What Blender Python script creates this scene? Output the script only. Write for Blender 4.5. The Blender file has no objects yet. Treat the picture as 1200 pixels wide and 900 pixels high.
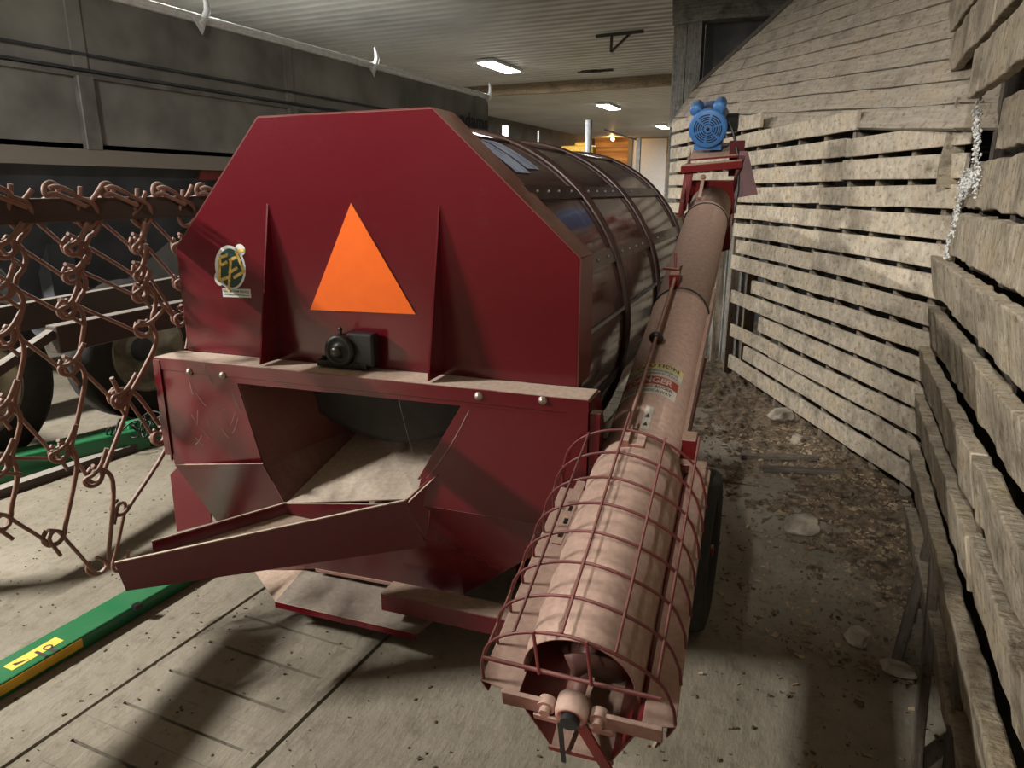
import bpy, bmesh, math, random
from mathutils import Vector, Matrix, noise
random.seed(7)
V = Vector
C = bpy.context.scene.collection

# ------------------------------------------------------------------ camera
F = 832.0
PITCH = math.atan(225 / F)
YAW = math.atan(386 * math.cos(PITCH) / F)
CAM = V((0, 0, 1.6))
fh = V((-math.sin(YAW), math.cos(YAW), 0)); rt = V((math.cos(YAW), math.sin(YAW), 0)); UP = V((0, 0, 1))
fw = fh * math.cos(PITCH) - UP * math.sin(PITCH)
up = fh * math.sin(PITCH) + UP * math.cos(PITCH)
cam = bpy.data.cameras.new('camera'); co = bpy.data.objects.new('camera', cam); C.objects.link(co)
cam.sensor_fit = 'HORIZONTAL'; cam.sensor_width = 36; cam.lens = 36 * F / 1200
cam.clip_start = 0.02; cam.clip_end = 200
co.matrix_world = Matrix.Translation(CAM) @ Matrix((rt, up, -fw)).transposed().to_4x4()
bpy.context.scene.camera = co

def ray(x, y): return fw + rt * ((x - 600) / F) + up * ((450 - y) / F)
def on_z(x, y, z): d = ray(x, y); return CAM + d * ((z - CAM.z) / d.z)
def on_plane(x, y, p, n): d = ray(x, y); return CAM + d * ((V(p) - CAM).dot(n) / d.dot(n))
def depth(x, y, t): return CAM + ray(x, y) * t

# ------------------------------------------------------------------ mesh helpers
class MB:
    def __init__(s): s.v = []; s.f = []; s.uv = []; s.sm = []
    def add(s, vs, fs, uvs=None, smooth=False):
        b = len(s.v); s.v += [V(p) for p in vs]
        for i, f in enumerate(fs):
            s.f.append([b + k for k in f]); s.uv.append(uvs[i] if uvs else None); s.sm.append(smooth)
        return s
    def obox(s, o, ax, ay, az, smooth=False):
        """box centred on o with full edge vectors ax ay az"""
        o, ax, ay, az = V(o), V(ax) / 2, V(ay) / 2, V(az) / 2
        vs = [o + ax * i + ay * j + az * k for i in (-1, 1) for j in (-1, 1) for k in (-1, 1)]
        fs = [(0, 1, 3, 2), (4, 6, 7, 5), (0, 4, 5, 1), (2, 3, 7, 6), (0, 2, 6, 4), (1, 5, 7, 3)]
        return s.add(vs, fs)
    def box(s, c, d): return s.obox(c, (d[0], 0, 0), (0, d[1], 0), (0, 0, d[2]))
    def prism(s, poly, off):
        poly = [V(p) for p in poly]; off = V(off); n = len(poly)
        vs = poly + [p + off for p in poly]
        fs = [list(range(n))[::-1], list(range(n, 2 * n))] + [(i, (i + 1) % n, n + (i + 1) % n, n + i) for i in range(n)]
        return s.add(vs, fs)
    def plate(s, poly, t=.005):
        poly = [V(p) for p in poly]
        n = V((0, 0, 0))
        for i in range(len(poly)):
            n += poly[i].cross(poly[(i + 1) % len(poly)])
        n.normalize()
        return s.prism([p - n * t / 2 for p in poly], n * t)
    def bar(s, a, b, w, h, upv=(0, 0, 1)):
        a, b = V(a), V(b); d = b - a; x = d.normalized().cross(V(upv))
        if x.length < 1e-4: x = d.normalized().cross(V((1, 0, 0)))
        x.normalize(); y = x.cross(d.normalized())
        return s.obox((a + b) / 2, d, x * w, y * h)
    def tube(s, pts, r, seg=8, closed=False, cap=True):
        pts = [V(p) for p in pts]; n = len(pts); rings = []
        prev = None
        for i, p in enumerate(pts):
            if closed: t = pts[(i + 1) % n] - pts[i - 1]
            else: t = pts[min(i + 1, n - 1)] - pts[max(i - 1, 0)]
            if t.length < 1e-9: t = V((0, 0, 1))
            t.normalize()
            if prev is None:
                x = t.cross(V((0, 0, 1)))
                if x.length < .1: x = t.cross(V((1, 0, 0)))
            else: x = prev - t * prev.dot(t)
            x.normalize(); prev = x; y = t.cross(x)
            rr = r[i] if isinstance(r, (list, tuple)) else r
            rings.append([p + (x * math.cos(a) + y * math.sin(a)) * rr for a in [2 * math.pi * k / seg for k in range(seg)]])
        vs = [q for g in rings for q in g]; fs = []
        for i in range(n if closed else n - 1):
            j = (i + 1) % n
            for k in range(seg):
                l = (k + 1) % seg
                fs.append((i * seg + k, i * seg + l, j * seg + l, j * seg + k))
        s.add(vs, fs, smooth=True)
        if cap and not closed:
            s.add(rings[0], [list(range(seg))[::-1]]); s.add(rings[-1], [list(range(seg))])
        return s
    def cyl(s, a, b, r, seg=24): return s.tube([a, b], r, seg)
    def lathe(s, o, ax, prof, seg=32, a0=0, a1=2 * math.pi, ref=(0, 0, 1), closed_prof=False):
        """prof: (radius, height along ax)"""
        o, ax = V(o), V(ax).normalized(); x = V(ref) - ax * V(ref).dot(ax)
        if x.length < 1e-3: x = V((1, 0, 0)) - ax * ax.x
        x.normalize(); y = ax.cross(x)
        full = abs(a1 - a0 - 2 * math.pi) < 1e-6; m = seg if full else seg + 1
        vs = [o + ax * h + (x * math.cos(a0 + (a1 - a0) * k / seg) + y * math.sin(a0 + (a1 - a0) * k / seg)) * r for (r, h) in prof for k in range(m)]
        fs = []; np_ = len(prof)
        for i in range(np_ if closed_prof else np_ - 1):
            j = (i + 1) % np_
            for k in range(seg):
                l = (k + 1) % m
                fs.append((i * m + k, i * m + l, j * m + l, j * m + k))
        return s.add(vs, fs, smooth=True)
    def ball(s, c, r, sx=1, sy=1, sz=1, seg=12):
        c = V(c); vs = []; fs = []
        for i in range(seg // 2 + 1):
            th = math.pi * i / (seg // 2)
            for k in range(seg):
                a = 2 * math.pi * k / seg
                vs.append(c + V((sx * math.sin(th) * math.cos(a), sy * math.sin(th) * math.sin(a), sz * math.cos(th))) * r)
        for i in range(seg // 2):
            for k in range(seg):
                l = (k + 1) % seg; fs.append((i * seg + k, i * seg + l, (i + 1) * seg + l, (i + 1) * seg + k))
        return s.add(vs, fs, smooth=True)
    def board(s, a, b, wv, tv, seg=.16, jit=.004, tj=.003):
        """board from a to b (lower edge centre line), width vector wv, thickness vector tv, wavering edges, own uv"""
        a, b, wv, tv = V(a), V(b), V(wv), V(tv); L = (b - a).length; n = max(2, int(L / seg)); W = wv.length
        wn = wv.normalized(); tn = tv.normalized()
        off = V((random.uniform(0, 50), random.uniform(0, 50))); vs = []; us = []
        for i in range(n + 1):
            p = a.lerp(b, i / n); j0 = random.uniform(-jit, jit); j1 = random.uniform(-jit, jit); k = random.uniform(-tj, tj)
            e = 0
            if i in (0, n): e = random.uniform(-jit, jit)
            ee = (b - a).normalized() * e
            vs += [p + wn * j0 + tn * k + ee, p + wv + wn * j1 + tn * k - ee, p + wv + wn * j1 + tv + tn * k - ee, p + wn * j0 + tv + tn * k + ee]
            us.append(L * i / n)
        fs = []; uv = []
        T = tv.length; cv = [0, W, W + T, 2 * W + T, 2 * W + 2 * T]
        for i in range(n):
            for k in range(4):
                l = (k + 1) % 4
                fs.append((i * 4 + k, (i + 1) * 4 + k, (i + 1) * 4 + l, i * 4 + l))
                uv.append([(us[i] + off.x, cv[k] + off.y), (us[i + 1] + off.x, cv[k] + off.y), (us[i + 1] + off.x, cv[k + 1] + off.y), (us[i] + off.x, cv[k + 1] + off.y)])
        fs += [(0, 1, 2, 3), (n * 4 + 3, n * 4 + 2, n * 4 + 1, n * 4)]
        uv += [[(off.x, off.y + c) for c in (0, .02, .04, .06)]] * 2
        return s.add(vs, fs, uv)
    def build(s, name, mat, parent=None, bevel=0, label=None, bseg=1):
        me = bpy.data.meshes.new(name); me.from_pydata([tuple(p) for p in s.v], [], s.f)
        if any(u for u in s.uv):
            ul = me.uv_layers.new(name='UVMap')
            for pi, p in enumerate(me.polygons):
                u = s.uv[pi]
                if u:
                    for k, li in enumerate(p.loop_indices): ul.data[li].uv = u[k]
        for i, p in enumerate(me.polygons): p.use_smooth = s.sm[i]
        bm = bmesh.new(); bm.from_mesh(me); bmesh.ops.recalc_face_normals(bm, faces=bm.faces); bm.to_mesh(me); bm.free()
        me.materials.append(mat); me.validate()
        o = bpy.data.objects.new(name, me); C.objects.link(o)
        if parent:
            o.parent = parent
            if not parent.parent and parent.type == 'EMPTY': o.matrix_parent_inverse = Matrix.Translation(-parent.location)
        if bevel:
            m = o.modifiers.new('bevel', 'BEVEL'); m.width = bevel; m.segments = bseg; m.limit_method = 'ANGLE'; m.angle_limit = .7
        if label: o['label'] = label
        return o
def root_loc(o):
    while o.parent: o = o.parent
    return o.location
def thing(name, loc, label, cat, group=None):
    o = bpy.data.objects.new(name, None); o.empty_display_size = .1; C.objects.link(o); o.location = loc
    o['label'] = label; o['category'] = cat
    if group: o['group'] = group
    return o
def tag(o, label, cat, group=None, kind=None):
    o['label'] = label; o['category'] = cat
    if group: o['group'] = group
    if kind: o['kind'] = kind
    return o
def struct(o): o['kind'] = 'structure'; return o
def copy_tree(o, parent=None):
    c = o.copy(); C.objects.link(c)
    if parent: c.parent = parent
    for ch in list(o.children): copy_tree(ch, c)
    return c
def text_mesh(txt, size, font_scale_x=1.0, bold=0.0):
    cu = bpy.data.curves.new('lettering', 'FONT'); cu.body = txt; cu.size = size; cu.align_x = 'CENTER'; cu.align_y = 'CENTER'
    cu.offset = bold; cu.resolution_u = 3; cu.extrude = 0
    o = bpy.data.objects.new('lettering', cu); C.objects.link(o)
    dg = bpy.context.evaluated_depsgraph_get(); dg.update()
    me = o.evaluated_get(dg).to_mesh()
    vs = [(v.co.x * font_scale_x, v.co.y) for v in me.vertices]; fs = [list(p.vertices) for p in me.polygons]
    bpy.data.objects.remove(o); bpy.data.curves.remove(cu)
    return vs, fs

# ------------------------------------------------------------------ materials
def new_mat(name):
    m = bpy.data.materials.new(name); m.use_nodes = True; nt = m.node_tree
    return m, nt, nt.nodes['Principled BSDF']
def N(nt, typ, **kw):
    n = nt.nodes.new(typ)
    for k, v in kw.items():
        if k in ('operation', 'blend_type', 'data_type', 'noise_dimensions', 'feature', 'wave_type', 'bands_direction', 'distance'): setattr(n, k, v)
        else: n.inputs[k].default_value = v
    return n
def ramp(nt, src, pts):
    r = nt.nodes.new('ShaderNodeValToRGB'); el = r.color_ramp.elements
    while len(el) < len(pts): el.new(.5)
    for e, (p, c) in zip(el, pts):
        e.position = p; e.color = c if len(c) == 4 else (*c, 1)
    nt.links.new(src, r.inputs[0]); return r
def mixc(nt, fac, a, b):
    m = nt.nodes.new('ShaderNodeMix'); m.data_type = 'RGBA'
    for sock, v in ((m.inputs[0], fac), (m.inputs[6], a), (m.inputs[7], b)):
        if hasattr(v, 'links') or isinstance(v, bpy.types.NodeSocket): nt.links.new(v, sock)
        elif isinstance(v, (int, float)): sock.default_value = v
        else: sock.default_value = (*v, 1) if len(v) == 3 else v
    return m.outputs[2]
def plain(name, col, rough=.6, metal=0, spec=.5, var=.12, scale=20, bump=0, bscale=60):
    m, nt, p = new_mat(name)
    tc = nt.nodes.new('ShaderNodeTexCoord'); n = N(nt, 'ShaderNodeTexNoise', Scale=scale, Detail=4.)
    nt.links.new(tc.outputs['Object'], n.inputs['Vector'])
    a = tuple(c * (1 - var * 2) for c in col); b = tuple(min(1, c * (1 + var * 2)) for c in col)
    r = ramp(nt, n.outputs[0], [(.3, a), (.7, b)]); nt.links.new(r.outputs[0], p.inputs['Base Color'])
    p.inputs['Roughness'].default_value = rough; p.inputs['Metallic'].default_value = metal; p.inputs['Specular IOR Level'].default_value = spec
    if bump:
        n2 = N(nt, 'ShaderNodeTexNoise', Scale=bscale, Detail=5.); nt.links.new(tc.outputs['Object'], n2.inputs['Vector'])
        bp = N(nt, 'ShaderNodeBump', Strength=bump, Distance=.01); nt.links.new(n2.outputs[0], bp.inputs['Height']); nt.links.new(bp.outputs[0], p.inputs['Normal'])
    return m
def dusty(name, base, dust, lo, hi, amount=1.0, rough=.3, wear=.0, patch=.25, metal=0, scale=5, coat=0, floor=0.0):
    """paint that carries settled dust on the faces that look upward"""
    m, nt, p = new_mat(name); L = nt.links
    tc = nt.nodes.new('ShaderNodeTexCoord'); g = nt.nodes.new('ShaderNodeNewGeometry')
    sp = nt.nodes.new('ShaderNodeSeparateXYZ'); L.new(g.outputs['Normal'], sp.inputs[0])
    n1 = N(nt, 'ShaderNodeTexNoise', Scale=scale, Detail=6., Roughness=.6); L.new(tc.outputs['Object'], n1.inputs['Vector'])
    ad = N(nt, 'ShaderNodeMath', operation='MULTIPLY_ADD'); L.new(n1.outputs[0], ad.inputs[0]); ad.inputs[1].default_value = patch * 2; L.new(sp.outputs[2], ad.inputs[2])
    mr_ = nt.nodes.new('ShaderNodeMapRange'); mr_.interpolation_type = 'SMOOTHSTEP'
    L.new(ad.outputs[0], mr_.inputs[0]); mr_.inputs[1].default_value = lo + patch; mr_.inputs[2].default_value = hi + patch; mr_.inputs[3].default_value = floor; mr_.inputs[4].default_value = amount
    n2 = N(nt, 'ShaderNodeTexNoise', Scale=60., Detail=3.); L.new(tc.outputs['Object'], n2.inputs['Vector'])
    dr = ramp(nt, n2.outputs[0], [(.35, tuple(c * .8 for c in dust)), (.65, dust)])
    n3 = N(nt, 'ShaderNodeTexNoise', Scale=9., Detail=8., Roughness=.75); L.new(tc.outputs['Object'], n3.inputs['Vector'])
    wr = ramp(nt, n3.outputs[0], [(.60, base), (.74, tuple(c * (1 - wear) + d * wear for c, d in zip(base, (.12, .06, .04))))])
    col = mixc(nt, mr_.outputs[0], wr.outputs[0], dr.outputs[0]); L.new(col, p.inputs['Base Color'])
    rr = nt.nodes.new('ShaderNodeMapRange'); L.new(mr_.outputs[0], rr.inputs[0]); rr.inputs[3].default_value = rough; rr.inputs[4].default_value = .9
    L.new(rr.outputs[0], p.inputs['Roughness']); p.inputs['Metallic'].default_value = metal
    if coat: p.inputs['Coat Weight'].default_value = coat; p.inputs['Coat Roughness'].default_value = .15
    bp = N(nt, 'ShaderNodeBump', Strength=.12, Distance=.004); L.new(n2.outputs[0], bp.inputs['Height']); L.new(bp.outputs[0], p.inputs['Normal'])
    return m
def wood(name, dark, light, grey=.0, bump=.5, stain=.5, scale=(3, 45, 1), rough=.85, blotch=3.):
    m, nt, p = new_mat(name); L = nt.links
    tc = nt.nodes.new('ShaderNodeTexCoord'); mp = nt.nodes.new('ShaderNodeMapping'); mp.inputs['Scale'].default_value = scale
    L.new(tc.outputs['UV'], mp.inputs[0])
    n1 = N(nt, 'ShaderNodeTexNoise', Scale=1., Detail=8., Roughness=.65, Distortion=.4); L.new(mp.outputs[0], n1.inputs['Vector'])
    n2 = N(nt, 'ShaderNodeTexNoise', Scale=blotch, Detail=7., Roughness=.6); L.new(tc.outputs['UV'], n2.inputs['Vector'])
    n3 = N(nt, 'ShaderNodeTexNoise', Scale=28., Detail=6., Roughness=.7); L.new(tc.outputs['UV'], n3.inputs['Vector'])
    r1 = ramp(nt, n1.outputs[0], [(.25, dark), (.5, tuple((a + b) / 2 for a, b in zip(dark, light))), (.72, light)])
    r2 = ramp(nt, n2.outputs[0], [(.34, (.40, .37, .34)), (.5, (1, 1, 1)), (.66, (1.0, .92, .76))])
    mx = nt.nodes.new('ShaderNodeMix'); mx.data_type = 'RGBA'; mx.blend_type = 'MULTIPLY'; mx.inputs[0].default_value = stain
    L.new(r1.outputs[0], mx.inputs[6]); L.new(r2.outputs[0], mx.inputs[7])
    r3 = ramp(nt, n3.outputs[0], [(.36, (.42, .36, .29)), (.47, (1, 1, 1))])
    m2 = nt.nodes.new('ShaderNodeMix'); m2.data_type = 'RGBA'; m2.blend_type = 'MULTIPLY'; m2.inputs[0].default_value = .7
    L.new(mx.outputs[2], m2.inputs[6]); L.new(r3.outputs[0], m2.inputs[7]); L.new(m2.outputs[2], p.inputs['Base Color'])
    p.inputs['Roughness'].default_value = rough; p.inputs['Specular IOR Level'].default_value = .2
    ad = N(nt, 'ShaderNodeMath', operation='ADD'); L.new(n1.outputs[0], ad.inputs[0]); L.new(n3.outputs[0], ad.inputs[1])
    bp = N(nt, 'ShaderNodeBump', Strength=bump, Distance=.012); L.new(ad.outputs[0], bp.inputs['Height']); L.new(bp.outputs[0], p.inputs['Normal'])
    return m
def emis(name, col, st):
    m, nt, p = new_mat(name); p.inputs['Base Color'].default_value = (.9, .9, .9, 1)
    p.inputs['Emission Color'].default_value = (*col, 1); p.inputs['Emission Strength'].default_value = st; return m

DUST = (.50, .38, .29)
RED = dusty('red paint', (.125, .005, .012), DUST, .55, .95, .95, rough=.24, wear=.25, coat=.4, metal=.1)
REDF = dusty('red paint edge', (.15, .03, .025), DUST, .6, .95, .9, rough=.4, wear=.3)
AUG = dusty('dusty auger paint', (.20, .03, .02), (.43, .30, .24), -.8, .35, .93, rough=.45, wear=.3, patch=.45, scale=7)
AUGR = dusty('red auger fittings', (.15, .010, .010), DUST, .5, 1.0, .7, rough=.4, wear=.4)
WIRE = dusty('cage wire paint', (.13, .022, .022), (.30, .17, .14), .5, 1.0, .5, rough=.45, wear=.5)
TRAY = dusty('dusty plate', (.30, .16, .12), (.62, .52, .42), .2, .9, 1, rough=.7)
CONC = None
BLACK = plain('black cast iron', (.012, .012, .012), .45)
RUBBER = plain('tyre rubber', (.022, .021, .020), .8, bump=.2)
ORANGE = plain('orange sheeting', (1.0, .16, .015), .35, var=.03)
WHITE = plain('white print', (.75, .77, .74), .5, var=.05)
GREENB = plain('dark green print', (.012, .05, .04), .4, var=.05)
GOLD = plain('gold print', (.75, .5, .13), .45, var=.2, scale=80)
BLUE = dusty('blue motor paint', (.05, .17, .42), (.35, .33, .33), .8, 1.1, .6, rough=.45)
GREEN = dusty('green tractor paint', (.012, .15, .055), (.30, .36, .24), .75, 1.6, .35, rough=.35)
YELLOW = plain('yellow print', (.65, .38, .02), .5, var=.1)
STEEL = plain('galvanised steel', (.30, .31, .32), .5, metal=.3)
DBOLT = plain('dull bolt', (.22, .19, .17), .5, metal=.5)
BOLT = plain('zinc bolt', (.5, .45, .4), .4, metal=.8)
RUST = dusty('rusty spring steel', (.24, .12, .085), (.55, .47, .42), .25, 1.0, .75, rough=.5, wear=.5, patch=.15)
BEAMB = dusty('brown painted tube', (.06, .045, .036), (.38, .35, .31), .7, 1.0, .8, rough=.6)
TRAIL = plain('grey trailer side', (.22, .22, .205), .55, var=.18, scale=2.2, bump=.08, bscale=4)
TRAILD = plain('dark trailer steel', (.05, .055, .065), .6, var=.2, scale=4)
TRAILR = plain('trailer rib', (.16, .16, .15), .5, var=.2, scale=6)
ALU = plain('white aluminium', (.80, .83, .86), .4, metal=.1, var=.05)
RIM = plain('cream wheel rim', (.33, .30, .23), .6, var=.25, scale=8)
WFAR = wood('pale dusty slats', (.42, .365, .285), (.76, .68, .55), bump=.8, stain=.62, scale=(22, 14, 1), blotch=4.)
WSTUD = wood('dull studs', (.16, .13, .10), (.36, .31, .25))
VOID = plain('black gap shade', (.015, .013, .011), .95)  # black that stands in for shade behind the board gaps
WNEAR = wood('mud crusted boards', (.32, .27, .20), (.64, .56, .44), bump=1.6, stain=.75, scale=(45, 9, 1), blotch=5.)
WROOF = wood('grey sloping boards', (.30, .26, .21), (.52, .46, .38), bump=.3, stain=.5)
WDARK = wood('dark old timber', (.07, .06, .05), (.19, .165, .14), bump=.5, stain=.5)
WGREY = wood('grey weathered timber', (.14, .14, .13), (.34, .34, .32), bump=.4, stain=.7, blotch=5.)
WBROWN = wood('brown ceiling timber', (.20, .15, .09), (.38, .31, .22), bump=.3, stain=.6)
MOULD = plain('white mould fluff', (.62, .62, .60), .95, var=.2, scale=30, bump=.8)
ROCK = plain('broken concrete', (.33, .29, .23), .9, var=.25, scale=12, bump=.6, bscale=30)
WEB = plain('cobweb', (.55, .52, .48), .9)

def concrete():
    m, nt, p = new_mat('dusty concrete'); L = nt.links
    tc = nt.nodes.new('ShaderNodeTexCoord'); O = tc.outputs['Object']
    n1 = N(nt, 'ShaderNodeTexNoise', Scale=1.3, Detail=8., Roughness=.6); L.new(O, n1.inputs['Vector'])
    n2 = N(nt, 'ShaderNodeTexNoise', Scale=14., Detail=8., Roughness=.7); L.new(O, n2.inputs['Vector'])
    n3 = N(nt, 'ShaderNodeTexNoise', Scale=55., Detail=5., Roughness=.6); L.new(O, n3.inputs['Vector'])
    r1 = ramp(nt, n1.outputs[0], [(.3, (.17, .15, .112)), (.55, (.26, .233, .182)), (.75, (.32, .29, .232))])
    r2 = ramp(nt, n2.outputs[0], [(.33, (.55, .52, .48)), (.5, (1, 1, 1))])
    r3 = ramp(nt, n3.outputs[0], [(.27, (.25, .22, .18)), (.36, (1, 1, 1))])
    a = nt.nodes.new('ShaderNodeMix'); a.data_type = 'RGBA'; a.blend_type = 'MULTIPLY'; a.inputs[0].default_value = .6
    L.new(r1.outputs[0], a.inputs[6]); L.new(r2.outputs[0], a.inputs[7])
    b = nt.nodes.new('ShaderNodeMix'); b.data_type = 'RGBA'; b.blend_type = 'MULTIPLY'; b.inputs[0].default_value = .6
    L.new(a.outputs[2], b.inputs[6]); L.new(r3.outputs[0], b.inputs[7])
    L.new(b.outputs[2], p.inputs['Base Color']); p.inputs['Roughness'].default_value = .8; p.inputs['Specular IOR Level'].default_value = .25
    mp = nt.nodes.new('ShaderNodeMapping'); mp.inputs['Scale'].default_value = (1, .35, 1); mp.inputs['Rotation'].default_value = (0, 0, .2); L.new(O, mp.inputs[0])
    n4 = N(nt, 'ShaderNodeTexNoise', Scale=22., Detail=8., Roughness=.65); L.new(mp.outputs[0], n4.inputs['Vector'])
    bp = N(nt, 'ShaderNodeBump', Strength=.7, Distance=.012); L.new(n4.outputs[0], bp.inputs['Height']); L.new(bp.outputs[0], p.inputs['Normal'])
    return m
CONC = concrete()
DIRT = plain('dirt and straw litter', (.13, .095, .06), .95, var=.35, scale=25, bump=1.0, bscale=45)
CHAFF = plain('chaff', (.26, .20, .13), .9, var=.45, scale=9)
def corrugated():
    m, nt, p = new_mat('corrugated ceiling sheet'); L = nt.links
    tc = nt.nodes.new('ShaderNodeTexCoord')
    n1 = N(nt, 'ShaderNodeTexNoise', Scale=.8, Detail=5.); L.new(tc.outputs['Object'], n1.inputs['Vector'])
    r1 = ramp(nt, n1.outputs[0], [(.3, (.34, .34, .325)), (.7, (.46, .455, .44))])
    L.new(r1.outputs[0], p.inputs['Base Color']); p.inputs['Roughness'].default_value = .5; return m
CEIL = corrugated()
def smoky():
    m, nt, p = new_mat('smoky plastic cover'); L = nt.links
    p.inputs['Base Color'].default_value = (.11, .06, .05, 1); p.inputs['Roughness'].default_value = .12
    p.inputs['Specular IOR Level'].default_value = .8
    tr = nt.nodes.new('ShaderNodeBsdfTransparent'); tr.inputs[0].default_value = (.62, .52, .50, 1)
    tc = nt.nodes.new('ShaderNodeTexCoord'); n = N(nt, 'ShaderNodeTexNoise', Scale=2.5, Detail=6.); L.new(tc.outputs['Object'], n.inputs['Vector'])
    mr_ = nt.nodes.new('ShaderNodeMapRange'); L.new(n.outputs[0], mr_.inputs[0]); mr_.inputs[1].default_value = .3; mr_.inputs[2].default_value = .7; mr_.inputs[3].default_value = .62; mr_.inputs[4].default_value = .9
    mx = nt.nodes.new('ShaderNodeMixShader'); L.new(mr_.outputs[0], mx.inputs[0]); L.new(tr.outputs[0], mx.inputs[1]); L.new(p.outputs[0], mx.inputs[2])
    L.new(mx.outputs[0], nt.nodes['Material Output'].inputs[0]); return m
SMOKY = smoky()
BROWNB = plain('brown cover strip', (.05, .025, .02), .35, var=.15)

# ------------------------------------------------------------------ room shell
H = 3.8
b = MB()
def slab(x0, x1, y0, y1, z=0, t=.1): b.box(((x0 + x1) / 2, (y0 + y1) / 2, z - t / 2), (x1 - x0, y1 - y0, t))
slab(-10, -2.035, -9, 31); slab(-1.36, 4.2, -9, 31)
slab(-2.035, -1.36, 6, 31); slab(-2.035, -1.36, -9, -.34)
b.box((-1.7, 3, -.24), (.8, 6.6, .04))
yy_ = 1.27 - .178 * 9
while yy_ < 6:
    for (a_, c_) in ((.0055, .0878), (.0892, .1725)):
        b.box((-1.6975, yy_ + (a_ + c_) / 2, -.05 + random.uniform(-.001, .001)), (.645, c_ - a_, .1))
    yy_ += .178
fl = struct(b.build('floor', CONC)); 
# slot end fillers so the slots stop short of the seams
b = MB(); b.box((-1.985, 2.9, -.046), (.066, 6.2, .09)); b.box((-1.41, 2.9, -.046), (.066, 6.2, .09))
b.build('slot_edge', CONC, fl)

b = MB()
# corrugated sheets: ribs run across the building
y = -9.0
prof = []
P = .24
while y < 31:
    prof += [(y, 0), (y + .10, 0), (y + .125, .022), (y + .215, .022)]; y += P
vs = []; fs = []
for (yy, dz) in prof: vs += [(-10, yy, H + dz), (4.2, yy, H + dz)]
for i in range(len(prof) - 1): fs.append((2 * i, 2 * i + 1, 2 * i + 3, 2 * i + 2))
b.add(vs, fs); b.box((-2.9, 11, H + .2), (14.2, 40, .1))
ceil = struct(b.build('ceiling', CEIL))
GREYW = plain('dark outer wall', (.06, .057, .052), .8, var=.2, scale=2)
def woodwall():
    m, nt, p = new_mat('horizontal board wall'); L = nt.links
    tc = nt.nodes.new('ShaderNodeTexCoord'); mp = nt.nodes.new('ShaderNodeMapping'); mp.inputs['Scale'].default_value = (.3, .3, 6); L.new(tc.outputs['Object'], mp.inputs[0])
    w = N(nt, 'ShaderNodeTexNoise', Scale=2., Detail=3.); L.new(mp.outputs[0], w.inputs['Vector'])
    r = ramp(nt, w.outputs[0], [(.35, (.30, .17, .07)), (.65, (.62, .38, .17))]); L.new(r.outputs[0], p.inputs['Base Color']); p.inputs['Roughness'].default_value = .8
    return m
struct(MB().box((-2.9, 30.9, H / 2), (14.2, .2, H)).build('wall_back', woodwall()))
struct(MB().box((-10, 11, H / 2), (.2, 40, H)).build('wall_left', GREYW))
struct(MB().box((4.1, 11, H / 2), (.2, 40, H)).build('wall_right', GREYW))
struct(MB().box((-2.9, -8.9, H / 2), (14.2, .2, H)).build('wall_front', GREYW))

# ceiling beam across the building
bm_ = MB(); bm_.board((-9.8, 14.75, H - .20), (-2.9, 14.75, H - .20), (0, 0, .20), (0, .16, 0), seg=.5, jit=.01)
struct(bm_.build('trim_1', WBROWN))

# ------------------------------------------------------------------ slatted bin wall at the back right
dw = V((-.466, .885, 0)).normalized(); nw = V((-dw.y, dw.x, 0)); Pf = V((.516, 3.93, 0))   # nw faces the aisle
def fwp(t, z, off=0): return Pf + dw * t + nw * off + V((0, 0, z))
def top_z(t): return 1.96 + .098 * t
b = MB(); st = MB()
k = 0
z = 2.475
while z > .1:
    z0 = z - .11
    # how far the row reaches to the left
    if z > 1.42: tend = 4.85
    elif z > 1.0: tend = random.choice([2.78, 2.7])
    else: tend = [2.68, 2.3, 2.72, 2.1, 2.68, 2.35, 2.66, 1.55][int((1.0 - z0) / .14) % 8]
    tmin = max(.0, (z - 1.96) / .098)
    t = -.03 if tmin <= 0 else tmin
    t = t + random.uniform(-.02, .02)
    if tmin > 4.5: z -= .14; continue
    while t < tend - .05:
        ln = random.choice([.55, 1.1, 1.35, 1.9, 2.4]); t2 = min(t + ln, tend)
        if tend - t2 < .35: t2 = tend
        tilt = random.uniform(-.006, .006)
        b.board(fwp(t + .004, z0 + tilt), fwp(t2 - .004, z0 - tilt + random.uniform(-.004, .004)), (0, 0, .11 + random.uniform(-.007, .004)), nw * .026, seg=.2, jit=.0022, tj=.001)
        t = t2
    z -= .14
wr = struct(b.build('slatted_bin_wall', WFAR, bevel=.003)); wr.name = 'wall_bin_back'
tt = .12
while tt < 4.85:
    ztop = top_z(tt)
    z_bot = 0.0 if tt < 2.75 else 0
    s_ = MB(); s_.board(fwp(tt, z_bot, -.004), fwp(tt, ztop - .12, -.004), dw * .032, -nw * .09, seg=.5)
    s_.build('stud', WSTUD, wr); tt += .36 if tt > 1 else .3
# black sheet behind the slats, painting in the shade of the gaps
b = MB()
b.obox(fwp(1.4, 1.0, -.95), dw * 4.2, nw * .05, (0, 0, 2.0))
b.build('gap_shade_sheet', VOID, wr)

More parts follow.
